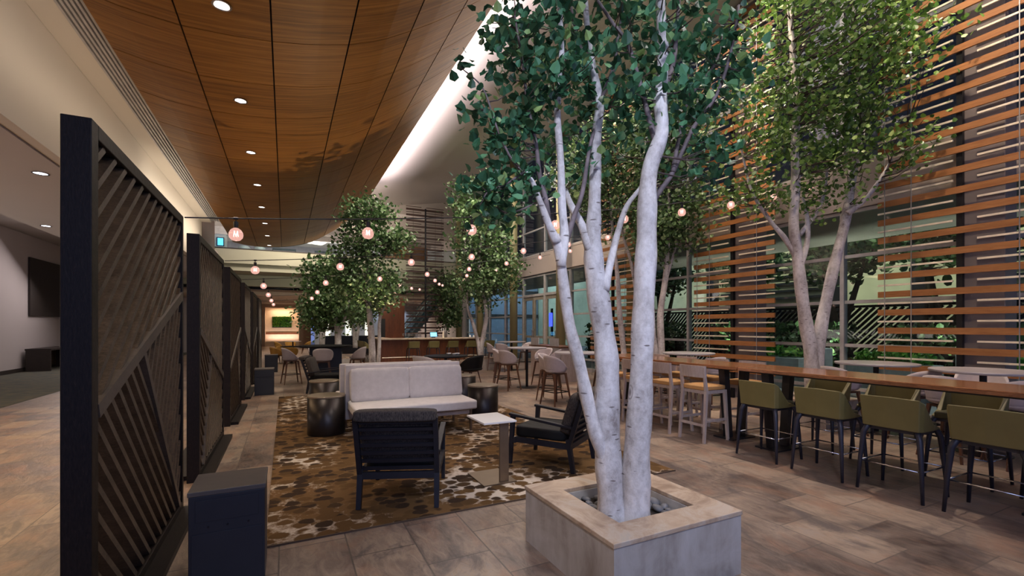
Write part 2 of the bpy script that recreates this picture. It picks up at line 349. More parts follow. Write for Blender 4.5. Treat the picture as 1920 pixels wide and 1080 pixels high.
# stone of planters
t = NT('planter_slate'); c = t.coord(); a = t.noise(c, 2.6, 6, .65, .8); b = t.noise(t.coord((1, 1, .25)), 9, 4, .6)
t.bump(b.outputs[0], .2, .006)
M['slate'] = t.set(t.ramp(t.math('ADD', t.math('MULTIPLY', a.outputs[0], .6), t.math('MULTIPLY', b.outputs[0], .4)), [(.32, (.24, .20, .165)), (.5, (.40, .36, .32)), (.66, (.50, .47, .44))]), .55)
t = NT('planter_cap_stone'); a = t.noise(t.coord((1, 1, 1)), 3.2, 6, .7, 1.2)
t.bump(a.outputs[0], .2, .006)
M['cap'] = t.set(t.ramp(a.outputs[0], [(.32, (.26, .17, .11)), (.5, (.45, .33, .23)), (.6, (.50, .41, .32)), (.75, (.42, .38, .33))]), .5)
M['pebble'] = plain('river_pebble', (.13, .13, .14), .55, var=.5, scale=3)
M['soil'] = plain('soil', (.02, .014, .01), .95)
M['pconc'] = plain('grey_concrete', (.42, .44, .42), .8)
# furniture
M['bin'] = plain('slate_blue_metal', (.019, .022, .031), .45, .1, var=.05)
M['bintop'] = plain('bin_lid', (.10, .085, .075), .5, .1)
M['sofa'] = plain('oatmeal_fabric', (.60, .56, .555), .9, var=.06, scale=14, bump=.4)
t = NT('charcoal_weave'); c = t.coord((1, 1, .25)); a = t.noise(c, 160, 2, .6); t.bump(a.outputs[0], .5, .004)
M['weave'] = t.set(t.ramp(a.outputs[0], [(.35, (.014, .011, .010)), (.65, (.075, .058, .050))]), .9)
M['seatblack'] = plain('black_leather', (.008, .008, .009), .6, var=.1, spec=.2)
M['chairframe2'] = plain('dark_brown_slat', (.045, .020, .014), .5)
M['chairframe'] = plain('ebonised_wood', (.012, .012, .018), .45, var=.15, spec=.35)
M['drum'] = plain('bronze_drum', (.045, .038, .036), .33, .75, var=.1)
M['drumtop'] = plain('drum_top', (.34, .27, .20), .30, .5, var=.15)
M['bronze'] = plain('brushed_bronze', (.20, .145, .10), .38, .7, var=.08)
M['whitetop'] = plain('white_marble', (.70, .67, .66), .3, var=.03)
M['greytop'] = plain('grey_laminate', (.38, .35, .36), .3, var=.04)
M['tabletop'] = woodm('communal_walnut', (.18, .066, .026), (.46, .21, .095), (5, .7, 5), .13, 10, 1.2)
M['tableleg'] = plain('blackened_steel', (.016, .015, .019), .42, .2)
M['olive'] = plain('olive_leather', (.165, .140, .050), .40, var=.06)
M['oliveseat'] = plain('dark_olive_seat', (.06, .055, .025), .45)
M['stoolleg'] = plain('gunmetal_leg', (.035, .035, .050), .40, .35, var=.1)
M['chrome'] = plain('chrome', (.6, .6, .62), .15, 1)
M['ash'] = woodm('limed_ash', (.34, .27, .24), (.50, .42, .38), (4, 4, .6), .5, 12)
M['tan'] = plain('tan_leather', (.50, .27, .10), .45, var=.08)
M['shell'] = plain('greige_shell_fabric', (.48, .42, .42), .85, var=.05, scale=20)
M['walnut'] = woodm('walnut_leg', (.075, .030, .015), (.17, .075, .04), (5, 5, .6), .45, 12)
M['mustard'] = plain('mustard_fabric', (.36, .19, .035), .8)
M['bluetub'] = plain('navy_dining_base', (.014, .020, .034), .45)
M['lampw'] = emis('lamp_shade_glow', (1, .93, .88), 3)
M['screen'] = emis('screen_glow', (.12, .45, .9), 1.6)
M['screen2'] = emis('teal_screen_glow', (.12, .5, .75), 1.3)
M['bluesign'] = emis('blue_sign_glow', (.05, .07, 1), 2)
M['paper'] = plain('white_ware', (.75, .73, .72), .5)
M['facade'] = plain('courtyard_facade', (.60, .57, .37), .85, var=.25, scale=.45)
M['pave'] = plain('courtyard_paving', (.22, .22, .21), .8)
M['hedge'] = M['leafC']
M['darkbark'] = plain('dark_bark', (.06, .05, .035), .9)
M['rail'] = plain('stair_rail_metal', (.25, .40, .45), .25, .8)

# ------------------------------------------------------------------ structure: floor
struct('floor', MB().bb((-10, -3, -.2), (9.9, 52, 0)), M['floor'])
o = struct('floor', MB().bb((-8.3, 9, 0), (-5.0, 52, .006)), M['carpet'])
struct('floor', MB().bb((9.9, -6, -.22), (26, 52, -.02)), M['pave'])
# vault
PX = [-2.05, -1.10, -.15, .77, 1.62, 2.40, 3.15]
PROF = [(-2.6, 3.75), (-2.05, 3.66), (-1.6, 3.57), (-1.10, 3.53), (-.6, 3.55), (-.15, 3.60), (.3, 3.68), (.77, 3.81), (1.2, 3.99), (1.62, 4.24), (2.0, 4.49), (2.4, 4.79), (2.8, 5.11), (3.15, 5.42)]
def hz(x):
    for (a, ha), (b, hb) in zip(PROF, PROF[1:]):
        if a <= x <= b: 
            s = (x-a)/(b-a); return HC+ha+(hb-ha)*s
    return HC+PROF[-1][1]
def yend(x): return 23.6-.055*(x-.6)**2-(.45*max(0, x-1.4)**2.2)
mb = MB(); GAP = .010; VT = .03
ys = [6.54+1.19*k for k in range(-7, 15)]
for i in range(6):
    xa, xb = PX[i]+GAP, PX[i+1]-GAP
    if i == 5: xb = PX[6]
    for j in range(len(ys)-1):
        ya, yb = ys[j]+GAP*.7, ys[j+1]-GAP*.7
        N = 5; vs = []; fs = []
        ok = False
        for k in range(N+1):
            x = xa+(xb-xa)*k/N; e = yend(x); y0 = min(ya, e); y1 = min(yb, e); z = hz(x)
            if y1-y0 > .01: ok = True
            vs += [(x, y0, z), (x, y1, z), (x, y1, z+VT), (x, y0, z+VT)]
        if not ok: continue
        for k in range(N):
            a = 4*k; b = 4*k+4; fs += [(a, a+1, b+1, b), (a+3, b+3, b+2, a+2), (a, b, b+3, a+3), (a+1, a+2, b+2, b+1)]
        fs += [(0, 3, 2, 1), (4*N, 4*N+1, 4*N+2, 4*N+3)]
        mb.add(vs, fs)
struct('ceiling', mb, M['vault'])
mb = MB(); N = 26; vs = []; fs = []
for k in range(N+1):
    x = PX[0]+(PX[6]-.01-PX[0])*k/N; z = hz(x)+VT+.004; e = yend(x)-.02; vs += [(x, -2.0, z), (x, e, z), (x, e, z+.12), (x, -2.0, z+.12)]
for k in range(N):
    a = 4*k; b = a+4; fs += [(a, a+1, b+1, b), (a+3, b+3, b+2, a+2), (a, b, b+3, a+3), (a+1, a+2, b+2, b+1)]
fs += [(0, 3, 2, 1), (4*N, 4*N+1, 4*N+2, 4*N+3)]
mb.add(vs, fs); struct('ceiling', mb, M['black'])
# high ceiling, rising towards the windows
mb = MB(); y0, y1 = -2.5, 25.4
vs = [(1.6, y0, 7.6), (1.6, y1, 7.6), (1.6, y1, 7.8), (1.6, y0, 7.8), (9.9, y0, 9.0), (9.9, y1, 9.0), (9.9, y1, 9.2), (9.9, y0, 9.2)]
mb.add(vs, [(0, 1, 5, 4), (3, 7, 6, 2), (0, 4, 7, 3), (1, 2, 6, 5), (0, 3, 2, 1), (4, 5, 6, 7)]); struct('ceiling', mb, M['ceil'])
struct('ceiling', MB().bb((-2.6, -2.5, 7.6), (1.59, 25.4, 7.8)), M['ceil'])
struct('ceiling', MB().bb((-5.5, 22.81, 7.6), (-2.61, 25.4, 7.8)), M['ceil'])
# bulkhead between vault and lobby
struct('wall_left', MB().bb((-2.80, -2.5, 3.82), (-2.66, 19.5, 7.6)), M['cream'])
struct('ceiling', MB().bb((-2.655, -2.5, 5.30), (-2.36, 19.4, 5.42)), M['cream'])
mb = MB()
for k in range(6): mb.bb((-2.35+k*.054, -2.5, 5.28), (-2.322+k*.054, 19.0, 5.36))
struct('trim_1', mb, M['grille'])
struct('ceiling', MB().bb((-2.35, -2.5, 5.37), (-2.02, 19.2, 5.40)), M['black'])
# lobby
struct('ceiling', MB().bb((-5.0, -2.5, 3.80), (-2.81, 25.4, 4.90)), M['lobbyceil'])
struct('ceiling', MB().bb((-8.6, -2.5, 4.90), (-2.81, 25.4, 5.05)), M['lobbyceil'])
struct('wall_far', MB().bb((-8.3, 34.0, 0), (-2.95, 34.2, 3.39)), M['lobbywall'])
struct('wall_side', MB().bb((-8.45, -2.5, 0), (-8.3, 25.45, 4.89)), M['lobbywall'])
struct('baseboard_side', MB().bb((-8.295, -2.5, .008), (-8.27, 33.9, .14)), M['base'])
# rooms under the balcony
struct('wall_left', MB().bb((-2.86, 19.6, 0), (-2.6, 21.8, 3.79)), M['cream'])
struct('wall_left', MB().bb((-2.95, 22.0, 0), (-2.66, 22.8, 8.5)), M['redwood'])
struct('wall_left', MB().bb((-2.95, 19.55, 3.82), (-2.66, 21.99, 8.5)), M['redwood'])
struct('wall_left', MB().bb((-5.5, 22.9, 5.06), (-5.31, 37.2, 8.5)), M['ceil'])
struct('ceiling', MB().bb((-5.5, 25.41, 7.62), (9.6, 37.2, 7.8)), M['ceil'])
# balcony slab and stepped fascia
mb = MB(); mb.bb((-8.6, 25.5, 4.62), (9.5, 25.75, 5.30)); mb.bb((-8.6, 25.75, 4.30), (9.5, 44, 4.62)); struct('ceiling', mb, M['fascia'])
struct('wall_side', MB().bb((-8.45, 25.5, 0), (-8.3, 42, 4.29)), M['lobbywall'])
struct('ceiling', MB().bb((-8.29, 27.6, 3.72), (9.5, 28.0, 4.29)), M['fascia'])
struct('ceiling', MB().bb((-8.29, 29.8, 3.40), (9.5, 46, 3.71)), M['peach'])
struct('trim_3', MB().bb((-8.6, 25.48, 5.301), (9.5, 25.78, 5.35)), M['base'])
struct('wall_far', MB().bb((-8.2, 41.5, 0), (-1.75, 41.8, 3.39)), M['peach'])
# niche
mb = MB(); mb.bb((-1.75, 41.5, 0), (-1.45, 42.4, 3.39)); mb.bb((1.0, 41.5, 0), (1.9, 42.4, 3.39)); mb.bb((-1.45, 41.5, 3.10), (1.0, 42.4, 3.39)); mb.bb((-1.45, 42.4, 0), (1.0, 42.6, 3.1))
struct('wall_far', mb, M['niche'])
struct('trim_4', MB().bb((-1.44, 42.33, .95), (.99, 42.39, 1.10)), M['redwood'])
struct('trim_5', MB().bb((-1.44, 41.9, 0.01), (.99, 42.32, .38)), M['cream'])
light('AREA', (-.2, 41.9, 3.0), 22, WARM, (-.2, 42.3, 1.4), 1.6, .2)
light('AREA', (-.2, 42.0, .6), 12, (1, .8, .7), (-.2, 42.4, 1.2), 2.2, .1)
struct('wall_far', MB().bb((1.9, 36.0, 0), (9.5, 36.2, 3.39)), M['greywall'])
for i, x in enumerate((4.0, 6.4, 8.2)): light('SPOT', (x, 35.4, 3.3), 60, (.80, .87, 1), (x, 36.0, .8), angle=80, blend=.8)
# upper storey behind the balcony
struct('wall_far', MB().bb((-5.3, 37, 4.63), (9.5, 37.2, 8.4)), plain('upper_wall_paint', (.52, .48, .55), .85))
struct('ceiling', MB().bb((-5.3, 25.9, 7.45), (9.5, 37, 7.6)), M['ceil'])
struct('wall_far', MB().bb((2.6, 25.42, 6.55), (9.9, 25.6, 9.0)), M['spandrel'])
for i, x in enumerate((-.8, 2.6, 4.5)):
    struct('trim_%d' % (6+i), MB().bb((-2.6+i*.2, 27.5+2.4*i, 7.1), (9.4, 27.8+2.4*i, 7.44)), M['ceil'])
struct('wall_right', MB().bb((9.4, 25.6, 0), (9.6, 44, 8.9)), M['ceil'])

# ------------------------------------------------------------------ window wall at x = 9.6
XW = 9.6; WZ = [.10, .42, 1.24, 2.06, 2.92, 3.76]; UZ = [4.66, 5.7, 6.75, 7.8, 8.85]
YM = [-2.4, -.53, 1.34, 3.20, 5.07, 6.95, 8.82, 10.7, 12.55, 14.4, 16.3, 18.2, 20.1, 22.0, 23.9, 25.4]
mbs = MB(); mbs.bb((XW-.10, -2.5, 3.80), (XW+.25, 25.4, 4.62)); struct('wall_right', mbs, M['spandrel'])
mbs = MB(); mbs.bb((XW-.03, -2.5, 0), (XW+.10, 25.4, .08)); struct('baseboard_right', mbs, M['mullion'])
wn = 0
for lo in (0, 1):
    Z = UZ if lo else WZ
    for i in range(len(YM)-1):
        ya, yb = YM[i], YM[i+1]; wn += 1
        if not lo and 14.4 <= ya < 18: continue
        m = MB()
        m.bb((XW-.06, ya-.035, Z[0]), (XW+.06, ya+.035, Z[-1]-.0))
        for z in Z: m.bb((XW-.045, ya+.036, z-.03), (XW+.045, yb-.036, z+.03))
        if i == len(YM)-2: m.bb((XW-.06, yb-.035, Z[0]), (XW+.06, yb+.0, Z[-1]))
        w = struct('window_%d' % wn, m, M['mullion'])
        for a, b in zip(Z, Z[1:]):
            MB().bb((XW-.006, ya+.036, a+.031), (XW+.006, yb-.036, b-.031)).build('pane', M['glass'], w)
# entrance: double door bays
for k, (ya, yb) in enumerate(((14.4, 16.3), (16.3, 18.2))):
    wn += 1; m = MB(); m.bb((XW-.07, ya-.05, .0), (XW+.07, ya+.05, 3.76)); m.bb((XW-.06, ya+.051, 2.88), (XW+.06, yb-.051, 2.98)); m.bb((XW-.05, ya+.051, 3.70), (XW+.05, yb-.051, 3.76))
    w = struct('window_%d' % wn, m, M['mullion']); MB().bb((XW-.006, ya+.051, 2.981), (XW+.006, yb-.051, 3.699)).build('pane', M['glass'], w)
    if k == 1: MB().bb((XW-.07, yb-.05, 0), (XW+.07, yb+.05, 3.76)).build('frame_post', M['mullion'], w)
    ym = (ya+yb)/2
    for q, (a, b) in enumerate(((ya+.055, ym-.005), (ym+.005, yb-.055))):
        m = MB(); fw = .12
        for y in (a+fw/2, b-fw/2): m.box((XW, y, 1.44), (.06, fw, 2.86))
        for z in (.12, 1.15, 2.80): m.box((XW, (a+b)/2, z), (.058, b-a-2*fw, .16 if z != 1.15 else .10))
        dr = struct('door_%d' % (k*2+q+1), m, M['doorframe'])
        MB().bb((XW-.006, a+fw, .21), (XW+.006, b-fw, 1.099)).build('pane', M['glass'], dr)
        MB().bb((XW-.006, a+fw, 1.201), (XW+.006, b-fw, 2.719)).build('pane', M['glass'], dr)
        yh = b-fw/2 if q == 0 else a+fw/2
        MB().tube([(XW-.035, yh, .95), (XW-.09, yh, .97), (XW-.09, yh, 1.45), (XW-.035, yh, 1.47)], .013, 8).build('door_handle', M['chrome'], dr, smooth=True)
# olive columns
for i, y in enumerate((10.35, 14.2, 18.05, 21.9, 25.15)):
    o = MB().cyl((9.0, y, 0), .17, 8.8, 32).build('wall_right', M['column'], smooth=False); o['kind'] = 'structure'
    for p in o.data.polygons: p.use_smooth = len(p.vertices) == 4
for i, y in enumerate((2.98, 6.85)):
    struct('wall_right', MB().bb((9.12, y-.26, 0), (9.52, y+.26, 8.85)), M['clad'], bevel=.01)

# ------------------------------------------------------------------ timber slat screens
def slat_screen(loc, rz, label, ztop=8.5, zbot=.33, half=1.03, brown=False, ext=(0, 0)):
    t = thing('slat_screen', loc, rz, label, 'slat screen', 'tall timber slat screens')   # built along local y, facing -x
    m = MB(); r = [MB(), MB()]; k = 0; z = 1.53
    while z-.3 > zbot: z -= .3
    while z < ztop:
        jit = 0 if (int(z/.3) % 5) else .0
        m.box((0, 0, z), (.035, 2*half, .098)); 
        zr = z+.15
        for q, (a, b) in enumerate(((-half, -.21), (.06, half))): r[q].box((-.01, (a+b)/2, zr), (.026, b-a, .028))
        z += .3
    m.build('slats', M['chairframe2'] if brown else M['slat'], t); [q.build('rods', M['chairframe2'] if brown else M['brass'], t) for q in r]
    MB().box((.055, 0, ztop/2), (.07, .07, ztop)).build('post', M['steel'], t)
    for y in (-half*.62, half*.55, half*.9): MB().tube([(-.028, y, .05), (-.028, y, ztop)], .007, 6).build('cable', M['steel'] if brown else M['cable'], t)
    return t
slat_screen((8.97, 3.17, 0), 0, 'tall cedar slat screen on the window wall nearest the camera, at the right edge')
slat_screen((8.97, 7.05, 0), 0, 'tall cedar slat screen between the right birch tree and the thick birch trunks')
slat_screen((8.72, 10.95, 0), 0, 'tall cedar slat screen half hidden behind the three birch trunks')
slat_screen((6.75, 24.2, 0), -pi/2, 'freestanding dark slat screen rising behind the bar by the escalator', ztop=7.9, brown=True)

# ------------------------------------------------------------------ dark lattice dividers on the left
def clip_line(p, d, poly):
    t0, t1 = -1e9, 1e9; n = len(poly)
    for i in range(n):
        a, b = poly[i], poly[(i+1) % n]; nx, ny = -(b[1]-a[1]), b[0]-a[0]       # inward normal of a ccw polygon
        den = nx*d[0]+ny*d[1]; num = nx*(a[0]-p[0])+ny*(a[1]-p[1])
        if abs(den) < 1e-9:
            if num > 0: return None
            continue
        tt = num/den
        if den > 0: t0 = max(t0, tt)
        else: t1 = min(t1, tt)
    if t1-t0 < .06: return None
    return (p[0]+d[0]*t0, p[1]+d[1]*t0), (p[0]+d[0]*t1, p[1]+d[1]*t1)
def divider(y, label, mirror):
    L, Hh, T = 2.10, 2.55, .11
    t = thing('lattice_divider', (-.845, y, 0), 0, label, 'room divider', 'dark lattice dividers in a row')
    def g(p): return ((L-p[0]) if mirror else p[0], p[1])
    def P3(p, x=0): q = g(p); return (x, q[0], q[1])
    m = MB(); m.bb((-T/2, 0, .0), (T/2, .085, Hh)); m.bb((-T/2, L-.05, 0), (T/2, L, Hh)); m.bb((-T/2, .086, Hh-.07), (T/2, L-.051, Hh)); m.bb((-T/2, .086, 0.0), (T/2, L-.051, .10))
    m.build('frame', M['darkoak'], t, bevel=.004)
    MB().bb((-.30, .12, .0), (-.056, L-.0, .045)).build('base_plate', M['darkoak'], t)
    MB().bb((.056, .12, .0), (.16, L-.0, .045)).build('base_plate', M['darkoak'], t)
    A, B = (.085, 1.20), (L-.05, 1.86); C = (.86, 1.20+.66*(.86-.085)/(L-.135)); Dd = (L-.14, .10)
    if y > 5: A, B, C, Dd = (.085, 1.55), (L-.05, .9), (.9, 1.55-.65*.415), (.30, .10)
    br = MB(); br.bar(P3(A), P3(B), .07, .118, up=(1, 0, 0)); br.build('brace', M['darkoak2'], t); br = MB(); br.bar(P3(C), P3(Dd), .05, .115, up=(1, 0, 0)); br.build('brace', M['darkoak2'], t)
    s = MB()
    def fill(poly, dirv, pitch=.105, th=.034, dep=.085):
        area = sum(poly[i][0]*poly[(i+1) % len(poly)][1]-poly[(i+1) % len(poly)][0]*poly[i][1] for i in range(len(poly)))
        if area < 0: poly = poly[::-1]
        l = sqrt(dirv[0]**2+dirv[1]**2); d = (dirv[0]/l, dirv[1]/l); nrm = (-d[1], d[0])
        o = [p[0]*nrm[0]+p[1]*nrm[1] for p in poly]; a = min(o)+pitch*.4
        while a < max(o):
            r = clip_line((nrm[0]*a, nrm[1]*a), d, poly)
            if r: s.bar(P3(r[0]), P3(r[1]), dep, th, up=(1, 0, 0)) if False else s.bar(P3(r[0]), P3(r[1]), th, dep, up=(1, 0, 0))
            a += pitch
    z0, z1 = .10, Hh-.07; a0, a1 = .085, L-.05
    if y < 5:
        fill([A, B, (a1, z1), (a0, z1)], (.87, .68)); fill([(a0, z0), Dd, C, A], (1.08, -1.0)); fill([Dd, (a1, z0), B, C], (.55, 1.0))
    else:
        fill([A, B, (a1, z1), (a0, z1)], (.6, 1.0)); fill([(a0, z0), Dd, C, A], (1, -.9)); fill([Dd, (a1, z0), B, C], (1, .8))
    s.build('slats', M['darkslat'], t)
    return t
ordn = ['nearest the camera', 'second from the camera', 'third from the camera', 'fourth from the camera', 'fifth from the camera', 'sixth and farthest, by the lobby end']
for i in range(6): divider(2.72+2.92*i, 'dark oak lattice room divider, %s' % ordn[i], i % 2 == 0 and i > 0)

# ------------------------------------------------------------------ waste bins
def bin_(loc, rz, label, group):
    t = thing('waste_bin', loc, rz, label, 'bin', group)
    m = MB(); m.bb((-.20, -.19, 0), (.20, .19, .585)); m.build('body', M['bin'], t, bevel=.004)
    MB().bb((-.205, -.195, .586), (.205, .195, .615)).build('lid', M['bintop'], t, bevel=.004)
    f = MB(); f.bb((-.165, -.1945, .43), (.165, -.1905, .56)); f.bb((-.185, -.1945, .02), (.185, -.1905, .36)); f.build('front_panel', M['bin'], t, bevel=.0015)
    f = MB()
    for x in (-.10, 0, .11): f.tube([(x, -.190, .395), (x, -.1945, .395)], .006, 8)
    f.build('screws', M['steel'], t); return t
place('bin', bin_, (-.315, 3.465, 0), 0, 'slate blue metal waste bin in front of the nearest lattice divider', 'metal waste bins')
place('bin', bin_, (-.44, 12.30, 0), 0, 'dark waste bin beside the dividers, the middle one of three', 'metal waste bins')
place('bin', bin_, (-.44, 18.2, 0), 0, 'small far waste bin beside the mustard tub chairs', 'metal waste bins')

# ------------------------------------------------------------------ rug
r = MB().bb((-.13, 3.76, .001), (3.86, 11.62, .012)).build('rug', M['rug']); tag(r, 'large brown and cream spotted rug under the lounge seats', 'rug')
MB().bb((-.142, 3.748, .001), (3.872, 3.759, .0125)).build('binding', M['rug_edge'], r)
RZ = .0125

# ------------------------------------------------------------------ trees
def catmull(P, n=5):
    P = [Vector(p) for p in P]; Q = [P[0]*2-P[1]]+P+[P[-1]*2-P[-2]]; out = []
    for i in range(1, len(Q)-2):
        for k in range(n):
            t = k/n; a, b, c, d = Q[i-1], Q[i], Q[i+1], Q[i+2]
            out.append(.5*((2*b)+(c-a)*t+(2*a-5*b+4*c-d)*t*t+(3*b-a-3*c+d)*t**3))
    out.append(P[-1]); return out
def leafgeo(V, Fc, p, size, rnd):
    # drooping heart-shaped leaf, folded on its midrib
    yaw = rnd.uniform(0, 2*pi); pitch = rnd.uniform(-1.35, -.1); roll = rnd.uniform(-.9, .9)
    Mx = Matrix.Rotation(yaw, 3, 'Z') @ Matrix.Rotation(pitch, 3, 'Y') @ Matrix.Rotation(roll, 3, 'X')
    w = size*.44; n = len(V)
    for q in ((0, 0, 0), (size*.22, w, size*.10), (size*.62, w*.8, size*.10), (size, 0, -.02*size), (size*.62, -w*.8, size*.10), (size*.22, -w, size*.10), (size*.5, 0, 0)):
        V.append(tuple(Mx @ Vector(q)+p))
    Fc += [(n, n+6, n+2, n+1), (n+6, n+3, n+2), (n, n+5, n+4, n+6), (n+6, n+4, n+3)]
def prof_r(L, s):
    x = s*(len(L)-1); i = min(int(x), len(L)-2); return L[i]+(L[i+1]-L[i])*(x-i)
def tree(label, stems, blobs, nclus, nleaf, lsize, leafmat, seed, name='birch_tree', bark='birch', clr=.16, group=None, rough=True, twr=.006, thin=0, xmax=8.72, zmax=8.35):
    """stems: list of (points, r0, r1); blobs: ellipsoids (centre, rxy, rz, weight)"""
    rnd = random.Random(seed); base = Vector(stems[0][0][0])
    t = thing(name, base, 0, label, 'tree', group)
    m = MB(); br = MB(); pts = []
    for (P, ra, rb) in stems:
        Q = catmull(P, 5); k = len(Q); R = []
        for i in range(k):
            s = i/(k-1); rr = ra+(rb-ra)*s if rb is not None else prof_r(ra, s)
            if rough: rr *= 1+.05*sin(i*.9+len(pts))+rnd.uniform(-.012, .012)
            R.append(rr)
        (br if rb is not None and ra < thin else m).tube([q-base for q in Q], R, 12); pts += [(q, i/(k-1)) for i, q in enumerate(Q) if i > k*.4]
    m.build('trunk', M[bark], t, smooth=True)
    if br.v: br.build('branches', M['birchdark'], t, smooth=True)
    tw = MB(); V = []; Fc = []; tot = sum(b[3] for b in blobs)
    for b in blobs:
        for _ in range(int(nclus*b[3]/tot)):
            while True:
                q = Vector((rnd.uniform(-1, 1), rnd.uniform(-1, 1), rnd.uniform(-1, 1)))
                if .25 < q.length < 1: break
            c = Vector(b[0])+Vector((q.x*b[1], q.y*b[1], q.z*b[2]))
            if c.x > xmax or c.z > zmax: c.x = min(c.x, xmax-rnd.uniform(0, 1.2)); c.z = min(c.z, zmax-rnd.uniform(0, .8))
            # twig from the skeleton
            best = min(pts, key=lambda e: (e[0]-c).length+(.25 if e[0].z > c.z else 0))[0]
            L = (c-best).length
            if L > .05:
                mid = (best+c)/2+Vector((rnd.uniform(-.1, .1)*L, rnd.uniform(-.1, .1)*L, -.10*L))
                tw.tube([best-base, mid-base, c-base], [twr*(1+L*.9), twr*.9, twr*.35], 4, cap=False)
            for _ in range(nleaf):
                g = Vector((rnd.gauss(0, clr), rnd.gauss(0, clr), rnd.gauss(-.02, clr*.8)))
                if c.x+g.x > xmax+.1: g.x = 0
                leafgeo(V, Fc, c+g-base, lsize*rnd.uniform(.65, 1.15), rnd)
    tw.build('twigs', M['twig'], t)
    f = MB(); f.v = V; f.f = Fc; f.m = [0]*len(Fc); o = f.build('foliage', M[leafmat], t); o['kind'] = 'stuff'
    return t
def st(uvs, D, ra, rb, dD=0):
    k = len(uvs)-1; return ([at(u, v, D+dD*(i/k)) for i, (u, v) in enumerate(uvs)], ra, rb)
def planter(cx, cy, w, h, label, group='square stone planters'):
    t = thing('stone_planter', (cx, cy, 0), 0, label, 'planter', group); a = w/2; rim = .21*w/1.03
    m = MB(); m.bb((-a, -a, 0), (a, -a+.06, h-.03)); m.bb((-a, a-.06, 0), (a, a, h-.03)); m.bb((-a, -a+.06, 0), (-a+.06, a-.06, h-.03)); m.bb((a-.06, -a+.06, 0), (a, a-.06, h-.03))
    m.build('side_slabs', M['slate'], t)
    c = MB(); e = a+.008
    c.bb((-e, -e, h-.029), (e, -e+rim, h)); c.bb((-e, e-rim, h-.029), (e, e, h)); c.bb((-e, -e+rim, h-.029), (-e+rim, e-rim, h)); c.bb((e-rim, -e+rim, h-.029), (e, e-rim, h))
    c.build('cap', M['cap'], t, bevel=.004)
    c = MB(); i_ = a-rim+.0; c.bb((-i_-.012, -i_-.012, h-.20), (i_+.012, -i_, h-.03)); c.bb((-i_-.012, i_, h-.20), (i_+.012, i_+.012, h-.03)); c.bb((-i_-.012, -i_, h-.20), (-i_, i_, h-.03)); c.bb((i_, -i_, h-.20), (i_+.012, i_, h-.03))
    c.build('liner', M['slate'], t)
    MB().bb((-a+.07, -a+.07, 0.01), (a-.07, a-.07, h-.10)).build('soil', M['soil'], t)
    return t
planter(2.13, 2.52, 1.03, .41, 'square stone planter holding the big white trunks in the foreground')
# pebbles
rnd = random.Random(3); pebs = []
for i in range(46):
    for _ in range(60):
        x, y = 2.13+rnd.uniform(-.27, .27), 2.52+rnd.uniform(-.27, .27); r_ = rnd.uniform(.026, .045)
        if (x-2.09)**2+(y-2.50)**2 < .13**2: continue
        if (x-2.20)**2+(y-2.42)**2 < .10**2: continue
        if all((x-a)**2+(y-b)**2 > (r_+c)**2*.72 for a, b, c in pebs): break
    else: continue
    pebs.append((x, y, r_)); m = MB(); m.lathe([(.15, -.62), (.6, -.5), (.92, -.22), (1, 0), (.9, .28), (.55, .52), (.12, .62)], n=14)
    m.v = [(a*r_*1.12, b*r_*.86, c*r_*.86) for a, b, c in m.v]
    o = m.build('pebble', M['pebble'], smooth=True); o.location = (x, y, .312+r_*.45); o.rotation_euler = (rnd.uniform(-.3, .3), rnd.uniform(-.3, .3), rnd.uniform(0, 3))
    tag(o, 'smooth grey river pebble around the trunks in the foreground planter', 'pebble', 'river pebbles in the foreground planter')

